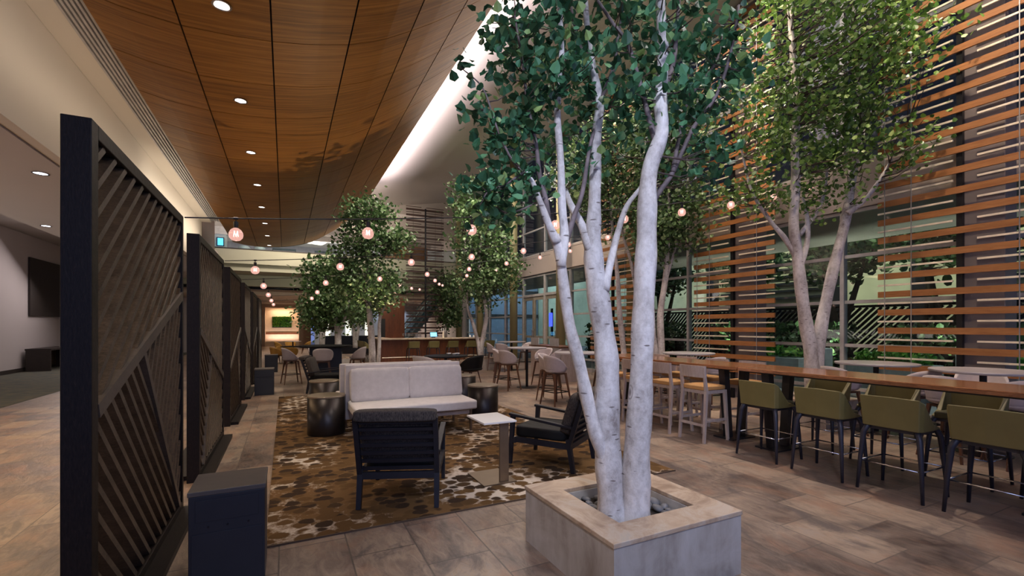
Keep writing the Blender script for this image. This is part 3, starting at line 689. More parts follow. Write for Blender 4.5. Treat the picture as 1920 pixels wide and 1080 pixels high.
# foreground tree
S = [st([(1148, 985), (1146, 930), (1141, 860), (1137, 780), (1139, 700), (1134, 640), (1122, 560), (1114, 500), (1112, 450), (1114, 400), (1116, 330), (1119, 250), (1124, 190), (1110, 120), (1100, 40), (1095, -60)], 3.02, (.098, .093, .090, .086, .080, .076, .074, .068, .056, .046, .040, .034, .029, .024, .020, .016), None, .12),
     st([(1190, 985), (1192, 930), (1193, 860), (1200, 760), (1204, 650), (1207, 560), (1212, 460), (1213, 400), (1218, 320), (1240, 250), (1238, 190), (1243, 110), (1238, 0), (1235, -120)], 3.0, (.100, .094, .088, .078, .072, .070, .066, .062, .052, .046, .040, .036, .030, .022), None, -.08),
     st([(1152, 945), (1143, 895), (1130, 848), (1113, 800), (1099, 740), (1086, 680), (1068, 610), (1056, 530), (1050, 480), (1040, 440)], 3.05, .054, .030, -.19),
     st([(1052, 500), (1058, 440), (1054, 390), (1051, 300), (1045, 210), (1053, 120), (1050, 20), (1046, -60)], 2.87, .032, .014, .1),
     st([(1044, 455), (1030, 425), (1015, 385), (1000, 345), (985, 320)], 2.86, .031, .010, -.1),
     st([(1108, 470), (1092, 425), (1072, 388), (1060, 355)], 3.06, .038, .016, .15),
     st([(1134, 545), (1145, 490), (1160, 430), (1176, 385), (1205, 345), (1215, 300)], 3.03, .030, .010, .3),
     st([(1030, 425), (1022, 370), (1011, 325), (1005, 270), (990, 200), (980, 120), (965, 30)], 2.86, .0195, .007, .1),
     st([(1057, 470), (1075, 410), (1092, 360), (1106, 275), (1118, 235), (1140, 190)], 2.87, .0195, .008, .3),
     st([(1215, 395), (1235, 362), (1262, 322), (1300, 240), (1345, 175), (1372, 90), (1385, 10)], 2.98, .0197, .008, .1),
     st([(1230, 270), (1215, 215), (1202, 165), (1178, 85), (1150, 45), (1120, 0)], 2.95, .0199, .009, .0),
     st([(1262, 322), (1275, 250), (1296, 180), (1345, 110), (1358, 20)], 3.0, .016, .006, .3),
     st([(1240, 180), (1262, 120), (1268, 60), (1276, -30)], 2.94, .0199, .010, .1),
     st([(1124, 190), (1150, 130), (1160, 60), (1175, -20)], 3.1, .018, .008, .1),
     st([(1108, 130), (1085, 80), (1070, 10)], 3.1, .018, .008, .1),
     st([(1000, 345), (960, 300), (930, 235), (905, 165), (862, 125)], 2.78, .010, .003, .1),
     st([(985, 320), (950, 345), (915, 360), (900, 385)], 2.78, .009, .003, .0),
     st([(1022, 370), (985, 390), (955, 400)], 2.86, .008, .003, .0)]
tree('large birch-barked tree with white trunks and teal green leaves in the foreground planter', S,
     [(at(1120, 60, 3.05), .62, .60, 4.6), (at(1010, 130, 2.95), .30, .38, 2.4), (at(970, 50, 3.1), .24, .26, 1.1), (at(950, 250, 2.85), .17, .16, .9), (at(950, 350, 2.85), .20, .13, 1.4), (at(930, 395, 2.9), .12, .07, .5), (at(1280, 130, 3.05), .36, .46, 2.8), (at(1365, 110, 3.2), .22, .38, 1.5), (at(1300, 300, 3.1), .22, .13, .8),
      (at(1150, 230, 3.15), .42, .20, 1.8), (at(1150, -180, 3.05), .85, .55, 2.3), (at(1060, 310, 3.2), .25, .14, .6), (at(868, 125, 2.85), .05, .03, .12), (at(895, 210, 2.85), .07, .06, .25)],
     330, 13, .066, 'leafA', 11, clr=.068, twr=.0040, thin=.02)
# right tree in front of the glass
T1 = 7.75
S = [st([(1524, 735), (1520, 660), (1510, 600), (1502, 540), (1494, 470), (1488, 420), (1492, 340), (1490, 280), (1494, 200), (1486, 100), (1480, 0), (1478, -60)], T1, .118, .030, 0),
     st([(1530, 735), (1536, 640), (1548, 570), (1566, 490), (1584, 420), (1594, 360), (1604, 290), (1616, 240), (1612, 170), (1600, 80), (1606, -40)], T1+.1, .108, .030, 0),
     st([(1500, 500), (1514, 450), (1512, 400), (1503, 365)], T1, .055, .02, .2), st([(1492, 480), (1470, 445), (1445, 415), (1410, 360), (1390, 280)], T1, .05, .015, .2),
     st([(1590, 400), (1625, 370), (1660, 320), (1700, 240)], T1, .05, .012, -.2), st([(1500, 440), (1540, 380), (1552, 300), (1556, 200)], T1+.1, .04, .012, .2)]
planter(8.02, 4.72, 1.0, .41, 'square stone planter of the right tree beside the window, behind the communal table')
tree('tall birch-barked tree with bright green crown in front of the window, right of centre', S,
     [(at(1560, 70, T1), 1.5, 1.2, 5), (at(1450, 200, T1), .95, .95, 3), (at(1680, 130, T1-.2), .95, 1.0, 3.2), (at(1640, 300, T1-.1), .95, .70, 1.9), (at(1430, 350, T1), .75, .45, 1.1), (at(1540, 250, T1+.2), .9, .6, 1.5), (at(1560, -80, T1), 1.6, .7, 1.6), (at(1510, 380, T1+.2), .35, .3, .3)],
     560, 15, .085, 'leafB', 12, clr=.15, twr=.008)
# two trees behind the foreground tree
planter(8.06, 8.25, .9, .41, 'square stone planter behind the communal table, between the cedar screens')
b0 = 11.0
tree('slender birch-barked tree between the foreground trunks and the middle cedar screen', [
     st([(1238, 735), (1240, 660), (1238, 590), (1248, 520), (1252, 450), (1255, 400), (1252, 320), (1258, 240)], b0, .10, .02), st([(1240, 700), (1226, 640), (1222, 560), (1215, 500), (1232, 430)], b0, .085, .02), st([(1250, 520), (1262, 480), (1272, 450)], b0, .04, .015)],
     [(at(1280, 400, b0), .85, .85, 2), (at(1260, 250, b0), 1.1, 1.3, 3), (at(1230, 450, b0), .5, .5, 1)], 330, 17, .10, 'leafC', 13, clr=.19, twr=.008)
b1 = 12.1
planter(8.05, 9.55, .9, .41, 'square stone planter seen between the white trunks, near the wooden bar stools')
tree('birch-barked tree whose thin stems show between the thick foreground trunks', [
     st([(1174, 742), (1170, 665), (1162, 590), (1158, 520), (1150, 450), (1145, 380), (1140, 300)], b1, .09, .02), st([(1178, 742), (1190, 660), (1195, 580), (1185, 500), (1168, 440), (1160, 380)], b1, .085, .02)],
     [(at(1150, 380, b1), .95, .9, 2), (at(1090, 330, b1), .8, .8, 1.6), (at(1160, 270, b1), 1.0, .9, 1.6)], 300, 17, .10, 'leafC', 14, clr=.19, twr=.008)
# tree right of the bar, in its visible planter
planter(6.62, 15.95, .95, .43, 'square stone planter right of the bar, near the round high tables')
b2 = 17.2
tree('slim birch-barked tree with dark crown right of the bar', [
     st([(904, 697), (903, 650), (912, 595), (908, 560), (898, 500), (903, 440), (905, 380)], b2, .105, .025), st([(903, 697), (898, 650), (888, 610), (876, 570), (880, 510), (870, 440)], b2, .09, .025)],
     [(at(898, 440, b2), 1.0, 1.6, 3), (at(905, 530, b2), 1.1, .8, 2), (at(890, 370, b2), .8, .6, 1), (at(945, 500, b2), .7, .7, .8)], 330, 17, .13, 'leafC', 15, clr=.25, twr=.01)
# tree behind the sofa
b3 = 11.6
planter(2.06, 12.5, .9, .41, 'square stone planter behind the sofas')
p0 = at(697, 735, 12.1)
b3 = 12.1
tree('birch-barked tree standing behind the sofas', [
     st([(699, 725), (698, 660), (694, 600), (689, 545), (688, 490), (692, 430), (690, 395)], b3, .105, .025), st([(706, 725), (711, 650), (712, 600), (722, 572), (728, 540)], b3, .06, .016), st([(690, 560), (672, 525), (655, 500)], b3, .05, .02)],
     [(at(690, 400, b3), .72, .42, 1.3), (at(690, 460, b3), .75, .5, 1.6), (at(700, 540, b3), .85, .6, 2), (at(745, 450, b3), .35, .2, .4), (at(650, 520, b3), .5, .5, .7)], 340, 16, .10, 'leafC', 16, clr=.16, twr=.008)
planter(1.80, 18.62, .9, .42, 'square stone planter right of the tall round dining table')
tree('bushy birch-barked tree left of the one behind the sofas', [
     st([(633, 690), (634, 650), (633, 620), (627, 590), (620, 560), (625, 520)], 17.5, .16, .04), st([(634, 630), (645, 600), (652, 575), (655, 540)], 17.5, .09, .03)],
     [(at(620, 520, 17.5), 1.0, .8, 2), (at(630, 570, 17.5), 1.25, .75, 2.4), (at(600, 600, 17.5), .75, .5, 1)], 260, 17, .14, 'leafC', 17, clr=.24, twr=.012)
tree('thin pale tree in front of the grey wall, left of the bar', [
     st([(601, 668), (602, 630), (598, 600)], 24.5, .12, .05), st([(604, 668), (608, 620), (612, 600)], 24.5, .10, .05)],
     [(at(600, 585, 24.5), .8, .6, 1)], 60, 15, .16, 'leafC', 18, clr=.28, twr=.012)
tree('thin forked pale tree beside the white window strip behind the bar stools', [
     st([(666, 652), (664, 620), (657, 598), (660, 580)], 24, .12, .05), st([(667, 652), (671, 620), (674, 600), (680, 585)], 24, .10, .04)],
     [(at(665, 595, 24), .9, .35, 1)], 60, 15, .16, 'leafC', 19, clr=.26, twr=.012)
tree('thin dark tree beside the escalator, behind the bar', [
     st([(836, 655), (836, 600), (838, 560), (836, 530)], 25.5, .08, .03)],
     [(at(836, 545, 25.5), .8, 1.0, 1), (at(845, 590, 25.5), .7, .7, .8)], 110, 15, .17, 'leafC', 20, clr=.28, twr=.012)

# ------------------------------------------------------------------ string lights
def strand(y, x1, z1, n, sp, label, y1, x0=-.78, z0=2.54):
    t = thing('string_light', (x0, y, z0), 0, label, 'string lights', 'festoon strings between dividers and windows')
    def p(s): return Vector(((x1-x0)*s, (y1-y)*s, (z1-z0)*s - .0))+Vector((0, 0, -1.05*(s*(1-s))))
    MB().tube([p(i/24) for i in range(25)], .006, 6).build('cord', M['cordm'], t)
    for k in range(n):
        s = (.38+sp*k)/(x1-x0)
        if s > .97: break
        q = p(s)
        b = MB(); b.lathe([(.004, 0), (.022, -.004), (.043, -.02), (.056, -.045), (.059, -.066), (.054, -.09), (.035, -.112), (.004, -.12)], (q.x, q.y, q.z-.085), 18)
        o = b.build('bulb', M['bulb'], t, smooth=True)
        c = MB(); c.tube([q, q-Vector((0, 0, .03))], .005, 6); c.lathe([(.02, 0), (.021, -.03), (.016, -.055)], (q.x, q.y, q.z-.03), 12); c.tube([q+Vector((-.018, 0, 0)), q+Vector((.018, 0, 0))], .012, 6)
        c.build('socket', M['socket'], o)
        fl = MB(); cx, cz = q.x, q.z-.085
        zig = [Vector((cx+.018*cos(a), q.y+.018*sin(a), cz-(.03 if i % 2 else .078))) for i, a in enumerate([2*pi*j/8 for j in range(9)])]
        fl.tube(zig, .0028, 4); fl.build('filament', M['filament'], o)
    return t
strand(4.80, 9.4, 4.5, 9, 1.16, 'festoon string of round bulbs nearest the camera, from the end of the first divider', 5.3)
strand(7.72, 9.4, 4.55, 8, 1.2, 'second festoon string of round bulbs, from the end of the second divider', 9.0)
strand(10.64, 9.4, 4.5, 8, 1.2, 'third festoon string of round bulbs, from the end of the third divider', 12.3)
strand(13.56, 9.4, 4.45, 8, 1.2, 'fourth festoon string of round bulbs, from the end of the fourth divider', 15.6)
strand(16.48, 9.4, 4.4, 8, 1.2, 'fifth festoon string of round bulbs, from the end of the fifth divider', 18.9)
strand(19.40, 9.4, 4.4, 8, 1.2, 'sixth and farthest festoon string of round bulbs', 22.0)

# ------------------------------------------------------------------ downlights
def downl(loc, rz, label, group, mat='lampon'):
    t = thing('recessed_downlight', loc, 0, label, 'ceiling light', group)
    m = MB(); N = 24; vs = []; fs = []
    for r_, z in ((.098, 0), (.098, -.006), (.078, -.006), (.070, .02)):
        for j in range(N): vs.append((r_*cos(2*pi*j/N), r_*sin(2*pi*j/N), z))
    for i in range(3):
        for j in range(N): fs.append((i*N+j, i*N+(j+1) % N, (i+1)*N+(j+1) % N, (i+1)*N+j))
    m.add(vs, fs); m.build('trim_ring', M['chrome'], t); MB().cyl((0, 0, .0), .072, .004).build('lens', M[mat], t); return t
for i in range(8):
    y = 5.96+2.39*i; x = -.63; z = hz(x)-.004
    place('dl', downl, (x, y, z), 0, 'recessed downlight in the wooden vault, %s' % (['nearest the camera', 'second from the camera', 'third from the camera', 'fourth from the camera', 'fifth from the camera', 'sixth from the camera', 'seventh from the camera', 'farthest, at the tip of the vault'][i]), 'downlights of the wooden vault')
    light('SPOT', (x, y, z-.03), 95, (1, .86, .70), (x+.25, y, 0), angle=95, blend=.9, rad=.05, spec=.6)
PROTO.pop('dl')
for i, (x, y) in enumerate(((-3.15, 8.9), (-4.69, 13.5), (-4.6, 15.2), (-3.4, 18.0))):
    place('dl2', downl, (x, y, 3.796), 0, 'recessed downlight in the grey lobby ceiling, %s' % ['nearest the camera', 'second from the camera', 'third, next to the first divider', 'farthest'][i], 'downlights of the lobby ceiling', **({'mat': 'lampcool'} if i == 0 else {}))

# ------------------------------------------------------------------ lobby furniture
t = thing('wall_panel', (-8.285, 22.5, 1.8), 0, 'dark flat wall panel hung on the lobby wall above the console tables', 'panel'); MB().bb((0, 0, .18), (.05, 7, 2.30)).build('board', M['base'], t)
for i, y in enumerate((23.2, 26.4)):
    t = thing('console_table', (-7.85, y, .006), 0, ['low dark console table on the lobby carpet, left one of the two', 'low dark console table behind the near one, partly hidden by the divider'][i], 'table', 'lobby console tables')
    MB().bb((-.35, -1.2, .74), (.35, 1.2, .80)).build('top', M['base'], t)
    for q in (-1.17, 1.17): MB().bb((-.33, q-.03, 0), (.33, q+.03, .739)).build('leg', M['base'], t)
    MB().bb((-.34, -1.13, .1), (-.31, 1.13, .739)).build('modesty_panel', M['darkslat'], t)

# ------------------------------------------------------------------ sofas
def sofa(loc, rz, label, group):
    t = thing('sofa', loc, rz, label, 'sofa', group); L = 1.80     # faces -y, back plane at y=0, centred in x
    cushion((0, -.50, .40), (L, .88, .13), .006, crisp=22).build('seat', M['sofa'], t, smooth=True)
    MB().box((0, -.42, .285), (L-.16, .70, .10)).build('seat_base', M['sofa'], t, bevel=.02)
    b = MB(); b.bb((-L/2-.03, -.085, .17), (L/2+.0, -.005, 1.0)); b.build('back', M['sofa'], t, bevel=.018, seg=3)
    for s in (-1, 1): cushion((s*.436, -.20, .70), (.875, .15, .50), .025, tilt=-.17, crisp=16).build('back_cushion', M['sofa'], t, smooth=True)
    for x in (-L/2+.12, L/2-.10):
        for y in (-.86, -.06): MB().bar((x, y, 0), (x, y, .335 if y < -.5 else .17), .028, .045).build('leg', M['bronze'], t)
    f = MB(); f.bb((-L/2+.1, -.885, .32), (L/2-.08, -.85, .337)); f.bb((L/2-.11, -.85, .32), (L/2-.08, -.1, .337)); f.build('frame', M['bronze'], t)
    return t
place('sofa', sofa, (1.74, 7.42, RZ), 0, 'oatmeal two-seat sofa with two back cushions facing the camera', 'sofas back to back')
place('sofa', sofa, (1.66, 7.60, RZ), pi, 'oatmeal sofa facing away, only its back edge shows behind the front sofa', 'sofas back to back')

# ------------------------------------------------------------------ lounge chairs
def lounge(loc, rz, label, group):
    t = thing('lounge_chair', loc, rz, label, 'armchair', group)     # faces +y
    fr = M['chairframe']; w = .335
    for s in (-1, 1):
        MB().bar((s*w, -.40, 0), (s*w*.99, -.34, .36), .040, .045, .048, .05).build('leg', fr, t); 
        MB().bar((s*w, .38, 0), (s*w, .34, .57), .036, .040, .045, .05).build('leg', fr, t)
        MB().bar((s*w, .385, .575), (s*w, -.39, .49), .055, .030).build('armrest', fr, t, bevel=.006)
    m = MB(); m.bb((-w-.02, .30, .25), (w+.02, .335, .31)); m.bb((-w-.02, -.375, .25), (w+.02, -.335, .31))
    for s in (-1, 1): m.bar((s*w, -.34, .28), (s*w, .31, .29), .035, .06)
    m.build('seat_frame', fr, t)
    p0 = Vector((0, -.345, .30)); p1 = Vector((0, -.52, .82))
    for s in (-1, 1): MB().bar((s*w, -.345, .27), (s*w, -.52, .82), .042, .045).build('back_post', fr, t)
    sl = MB()
    for k in range(7):
        q = p0.lerp(p1, .08+k*.142); sl.bar((-w+.022, q.y, q.z), (w-.022, q.y, q.z), .018, .030, up=(0, -.3, 1))
    sl.bar((-w+.022, -.50, .775), (w-.022, -.50, .775), .02, .03); sl.build('back_slats', fr, t)
    cushion((0, .02, .375), (.62, .66, .13), .01).build('seat_cushion', M['seatblack'], t, smooth=True)
    c = cushion((0, -.345, .62), (.66, .13, .46), .012, tilt=.31); c.build('back_cushion', M['weave'], t, smooth=True)
    cushion((0, -.505, .835), (.69, .15, .09), .008).build('headrest', M['weave'], t, smooth=True)
    return t
place('lounge', lounge, (1.03, 4.40, RZ), radians(-22), 'black slat-back armchair seen from behind on the rug, nearest the camera', 'black slat-back armchairs')
place('lounge', lounge, (2.83, 4.66, RZ), atan2(.82, -.57)-pi/2, 'black armchair on the rug just left of the white trunks, facing left', 'black slat-back armchairs')
place('lounge', lounge, (.93, 12.15, 0), radians(-105), 'dark armchair beyond the drum tables, left of the sofas', 'black slat-back armchairs')

# ------------------------------------------------------------------ drum tables
def drum(loc, rz, label, group):
    t = thing('drum_table', loc, rz, label, 'side table', group)
    MB().lathe([(.262, 0), (.265, .01), (.265, .545)], n=48).build('body', M['drum'], t, smooth=False)
    for p in t.children[0].data.polygons: p.use_smooth = len(p.vertices) == 4
    MB().lathe([(.265, .546), (.268, .552), (.268, .566), (.262, .572)], n=48).build('top', M['drumtop'], t); return t
place('drum', drum, (.55, 7.35, RZ), 0, 'bronze drum side table left of the sofa, in front of another one', 'bronze drum side tables')
place('drum', drum, (.66, 9.35, RZ), 0, 'bronze drum side table behind the one left of the sofa', 'bronze drum side tables')
place('drum', drum, (3.10, 7.42, RZ), 0, 'bronze drum side table right of the sofa in full view', 'bronze drum side tables')
place('drum', drum, (3.35, 9.1, RZ), 0, 'bronze drum side table half hidden behind the right end of the sofa', 'bronze drum side tables')

def ctable(loc, rz, label, group):
    t = thing('pedestal_table', loc, rz, label, 'side table', group)
    MB().bb((-.18, -.24, .615), (.18, .24, .635)).build('top', M['whitetop'], t, bevel=.003)
    MB().bb((-.17, -.22, 0), (.19, .24, .012)).build('base_plate', M['bronze'], t)
    p = MB(); p.bb((.015, -.19, .012), (.115, -.165, .614)); p.bb((.01, -.26, .56), (.12, -.192, .637)) if False else None; p.build('post', M['bronze'], t, bevel=.002); return t
ctable((1.93, 4.40, RZ), 0, 'white-topped side table on a flat bronze post between the two near armchairs', None)

# ------------------------------------------------------------------ communal tables
def communal(loc, rz, label, group, L=3.1):
    t = thing('communal_table', loc, rz, label, 'table', group)
    m = MB(); m.bb((-.375, -L/2, 1.005), (.375, L/2, 1.05)); m.build('tabletop', M['tabletop'], t, bevel=.006)
    MB().bb((-.30, -L/2+.12, .985), (.30, L/2-.12, 1.004)).build('underframe', M['tableleg'], t)
    for y in (-L/2+.32, L/2-.32):
        for s in (-1, 1): MB().bar((s*.13, y, .02), (s*.22, y, .985), .075, .10, .10, .10, up=(0, 1, 0)).build('leg', M['tableleg'], t)
        MB().bb((-.24, y-.16, 0), (.24, y+.16, .02)).build('base_plate', M['tableleg'], t)
    return t
place('comm', communal, (5.83, 2.64, 0), 0, 'long walnut bar-height table with the olive stools, nearest the camera', 'long walnut bar tables')
place('comm', communal, (5.83, 5.76, 0), 0, 'long walnut bar-height table with pale wooden stools, farther from the camera', 'long walnut bar tables')

def olive(loc, rz, label, group):
    t = thing('bar_stool', loc, rz, label, 'bar stool', group)       # faces +x, back at x=-.22
    m = MB(); vs = []; fs = []
    out = [(-.225, -.26), (-.225, .26)]
    # wrap-around low back: outer shell with flared wings
    prof = [(.16, -.250, .655), (.0, -.265, .70), (-.19, -.262, .90), (-.235, -.240, .93), (-.245, 0, .935), (-.235, .240, .93), (-.19, .262, .90), (.0, .265, .70), (.16, .250, .655)]
    th = .045
    for (x, y, zt) in prof:
        n = Vector((x+.02, y*1.0, 0)).normalized() if abs(y) < .2 else Vector((0, math.copysign(1, y), 0)) if x > -.15 else Vector((-.7, .7*math.copysign(1, y), 0))
        for q, z in ((0, .635), (0, zt), (1, zt-.004), (1, .635)):
            o = Vector((x, y, 0)) - (n*th if q else Vector((0, 0, 0))); tap = .93+.07*((z-.63)/.3); vs.append((o.x*(.90 if z < .64 and x < -.1 else 1), o.y*tap, z))
    k = len(prof)
    for i in range(k-1):
        a = 4*i; b = a+4; fs += [(a, b, b+1, a+1), (a+1, b+1, b+2, a+2), (a+2, b+2, b+3, a+3), (a+3, b+3, b, a)]
    fs += [(0, 1, 2, 3), (4*k-1, 4*k-2, 4*k-3, 4*k-4)]
    m.add(vs, fs); m.build('backrest', M['olive'], t, bevel=.012, seg=3, smooth=False)
    cushion((.0, 0, .665), (.42, .42, .07), .008).build('seat', M['oliveseat'], t, smooth=True)
    MB().bb((-.17, -.20, .600), (.17, .20, .632)).build('seat_frame', M['stoolleg'], t)
    for sx, sy in ((-1, -1), (-1, 1), (1, -1), (1, 1)):
        l = MB(); l.tube([(sx*.235, sy*.262, 0), (sx*.215, sy*.245, .30), (sx*.195, sy*.225, .56), (sx*.175, sy*.20, .625), (sx*.14, sy*.17, .63)], [.014, .019, .025, .028, .020], 12); l.build('leg', M['stoolleg'], t, smooth=True)
    f = MB(); z = .28; a, b = .215, .245
    for p, q in (((-a, -b), (a, -b)), ((a, -b), (a, b)), ((a, b), (-a, b)), ((-a, b), (-a, -b))): f.tube([(p[0], p[1], z), (q[0], q[1], z)], .007, 8)
    f.build('footrest', M['chrome'], t, smooth=True); return t
oy = [3.67, 2.97, 2.31, 1.64]
nm = ['leftmost of the near row, beside the wooden stools', 'second from the left in the near row', 'third from the left in the near row', 'rightmost of the near row, nearest the camera']
for i, y in enumerate(oy): place('olive', olive, (5.34, y, 0), 0, 'olive leather bar stool, %s' % nm[i], 'olive bar stools')
nm = ['farthest left across the table', 'second from the left across the table', 'third from the left across the table', 'fourth across the table, by the right edge']
for i, y in enumerate((3.62, 2.90, 2.18, 1.46)): place('olive', olive, (6.36, y, 0), pi, 'olive bar stool on the window side, %s' % nm[i], 'olive bar stools')

def ashstool(loc, rz, label, group):
    t = thing('wooden_bar_stool', loc, rz, label, 'bar stool', group)   # faces +x
    A = M['ash']
    for s in (-1, 1):
        MB().bar((-.245, s*.215, 0), (-.19, s*.205, .70), .030, .034, .040, .042).build('leg', A, t)
        MB().bar((-.19, s*.205, .70), (-.235, s*.205, 1.04), .040, .042, .030, .026).build('back_post', A, t)
        MB().bar((.225, s*.215, 0), (.18, s*.20, .71), .030, .034, .040, .042).build('leg', A, t)
    m = MB(); vs = []; fs = []
    for i in range(9):
        y = -.225+.45*i/8; x = -.225-.035*(1-(y/.225)**2); vs += [(x, y, .895), (x-.012, y, 1.055), (x+.012, y, 1.055), (x+.022, y, .895)]
    for i in range(8):
        a = 4*i; b = a+4; fs += [(a, b, b+1, a+1), (a+1, b+1, b+2, a+2), (a+2, b+2, b+3, a+3), (a+3, b+3, b, a)]
    fs += [(0, 1, 2, 3), (35, 34, 33, 32)]; m.add(vs, fs); m.build('backrest', A, t, smooth=False)
    m = MB(); m.bb((-.19, -.20, .665), (.19, .20, .715)); m.build('seat_frame', A, t)
    cushion((0, 0, .745), (.42, .43, .065), .012).build('seat_cushion', M['tan'], t, smooth=True)
    f = MB()
    for s in (-1, 1): f.bar((-.225, s*.21, .30), (.205, s*.21, .30), .02, .035)
    f.bar((.21, -.2, .24), (.21, .2, .24), .02, .035); f.bar((-.23, -.2, .24), (-.23, .2, .24), .02, .035); f.build('stretchers', A, t); return t
nm = ['right one of the two in full view', 'left one of the two in full view', 'half hidden behind the white trunk', 'farthest left at the walnut table']
for i, y in enumerate((4.66, 5.29, 5.92, 6.55)): place('ash', ashstool, (5.36, y, 0), 0, 'pale wooden bar stool with tan seat, %s' % nm[i], 'pale wooden bar stools')
nm = ['first from the right', 'second from the right', 'third from the right', 'farthest']
for i, y in enumerate((4.75, 5.40, 6.05, 6.7)): place('ash', ashstool, (6.30, y, 0), pi, 'pale wooden bar stool on the window side of the table, %s' % nm[i], 'pale wooden bar stools')

# ------------------------------------------------------------------ round tables and shell stools
def rtable(loc, rz, label, group, r_=.52, h=1.05, top='greytop'):
    t = thing('round_bar_table', loc, rz, label, 'table', group)
    MB().lathe([(r_-.012, h-.032), (r_, h-.02), (r_, h-.004), (r_-.004, h)], n=48).build('top', M[top], t)
    MB().lathe([(.035, .02), (.035, h-.033)], n=16).build('column', M['steel'], t); MB().lathe([(.27, 0), (.27, .008), (.05, .02)], n=32).build('base', M['steel'], t); return t
def shell(loc, rz, label, group, seat=.72, mat='shell', legm='walnut', r_=.25, hb=.32, name='shell_bar_stool', cat='bar stool'):
    t = thing(name, loc, rz, label, cat, group)                     # faces +x
    m = MB(); vs = []; fs = []; N = 16; rows = 6
    for q in (0, 1):
        for j in range(rows+1):
            s = j/rows
            for i in range(N+1):
                a = pi-1.95+3.9*i/N; e = abs(i/N*2-1)
                ht = hb*(1-.82*e**2.6)*s; rr = (r_-.022*q)*(.86+.16*s)
                vs.append((rr*cos(a)*1.0+.0, rr*sin(a)*1.04, seat-.03+ht))
    W1 = N+1; off = (rows+1)*W1
    for j in range(rows):
        for i in range(N):
            a = j*W1+i; fs.append((a, a+W1, a+W1+1, a+1)); b = off+a; fs.append((b, b+1, b+W1+1, b+W1))
    for i in range(N): fs.append((rows*W1+i, off+rows*W1+i, off+rows*W1+i+1, rows*W1+i+1)); fs.append((i, i+1, off+i+1, off+i))
    for j in range(rows): fs.append((j*W1, off+j*W1, off+(j+1)*W1, (j+1)*W1)); fs.append((j*W1+N, (j+1)*W1+N, off+(j+1)*W1+N, off+j*W1+N))
    m.add(vs, fs); m.build('shell', M[mat], t, smooth=True)
    MB().lathe([(.14, seat-.07), (r_-.05, seat-.05), (r_-.02, seat-.015), (r_-.05, seat+.02), (.05, seat+.025)], n=24).build('seat', M[mat], t, smooth=True)
    lg = M[legm]; rt = .14; rb = .225 if seat > .6 else .21
    MB().box((0, 0, seat-.085), (.30, .30, .028)).build('seat_frame', lg, t)
    for sx, sy in ((-1, -1), (-1, 1), (1, -1), (1, 1)): MB().bar((sx*rb, sy*rb, 0), (sx*rt, sy*rt, seat-.072), .020, .022, .040, .036).build('leg', lg, t)
    if seat > .6:
        f = MB(); a = rt+(rb-rt)*.58
        for p, q in (((-a, -a), (a, -a)), ((a, -a), (a, a)), ((a, a), (-a, a)), ((-a, a), (-a, -a))): f.bar((p[0], p[1], .27), (q[0], q[1], .27), .014, .018)
        f.build('footrest', M['steel'], t)
    return t
def ring(cx, cy, R, angs, labels, key='shell', grp='greige shell bar stools', **kw):
    for a, lb in zip(angs, labels):
        A = radians(a); place(key, shell, (cx+R*cos(A), cy+R*sin(A), 0), A+pi, lb, grp, **kw)
place('rt', rtable, (5.62, 8.15, 0), .2, 'round white bar table directly left of the thick trunks', 'round bar tables')
ring(5.62, 8.15, .66, (190, 130, -5, -62), ['greige shell bar stool at the left of the round table beside the trunks', 'greige shell bar stool tucked behind the round table beside the trunks', 'greige shell bar stool right of the round table, behind the middle trunk', 'greige shell bar stool on the near side of the round table, behind the trunks'])
place('rt', rtable, (5.70, 10.65, 0), 0, 'round white bar table, middle one of the three left of the trunks', 'round bar tables')
ring(5.70, 10.65, .66, (197, 150, 20, -40), ['greige shell bar stool at the far left of the middle round table', 'greige shell bar stool behind the left stool of the middle round table', 'greige shell bar stool right of the middle round table', 'greige shell bar stool on the near right of the middle round table'])
place('rt', rtable, (7.45, 15.1, 0), 0, 'round white bar table farthest away, beside the olive column', 'round bar tables')
ring(7.45, 15.1, .68, (215, 160, 10), ['greige shell bar stool left of the farthest round table', 'greige shell bar stool behind the farthest round table on the left', 'greige shell bar stool right of the farthest round table'])
place('rt', rtable, (8.05, 3.80, 0), 0, 'round grey bar table by the window, left one behind the olive stools', 'round bar tables')
place('rt', rtable, (7.88, 2.55, 0), 0, 'round grey bar table by the window, right one behind the olive stools', 'round bar tables')
ring(8.05, 3.80, .63, (165, 250), ['grey shell bar stool between the right tree trunk and the window table', 'grey shell bar stool on the near side of the left window table'])
ring(7.88, 2.55, .63, (172, 225, 20), ['grey shell bar stool left of the right window table', 'grey shell bar stool nearest the camera at the right window table', 'grey shell bar stool between the right window table and the glass'])
place('rt', rtable, (7.6, 7.0, 0), 0, 'round grey bar table by the middle cedar screen, behind the walnut table', 'round bar tables')
ring(7.6, 7.0, .63, (185, 120, 265), ['grey shell bar stool left of the table by the middle cedar screen', 'grey shell bar stool behind the table by the middle cedar screen', 'grey shell bar stool on the near side of the table by the middle cedar screen'])

# tall dining table with dark block base, left centre
t = thing('block_base_table', (1.05, 14.4, 0), 0, 'tall round dark table on a blocky navy base, left of the sofas', 'table')
MB().lathe([(.70, 1.0), (.72, 1.01), (.72, 1.04), (.71, 1.05)], n=48).build('top', M['seatblack'], t)
MB().bb((-.42, -.30, 0), (.42, .30, .99)).build('base', M['bluetub'], t, bevel=.01)
ring(1.05, 14.4, .92, (192, 262, 335, 100), ['pale shell bar stool left of the block-base table', 'pale shell bar stool in front of the block-base table, seen from behind', 'pale shell bar stool right of the block-base table', 'pale shell bar stool behind the block-base table'])
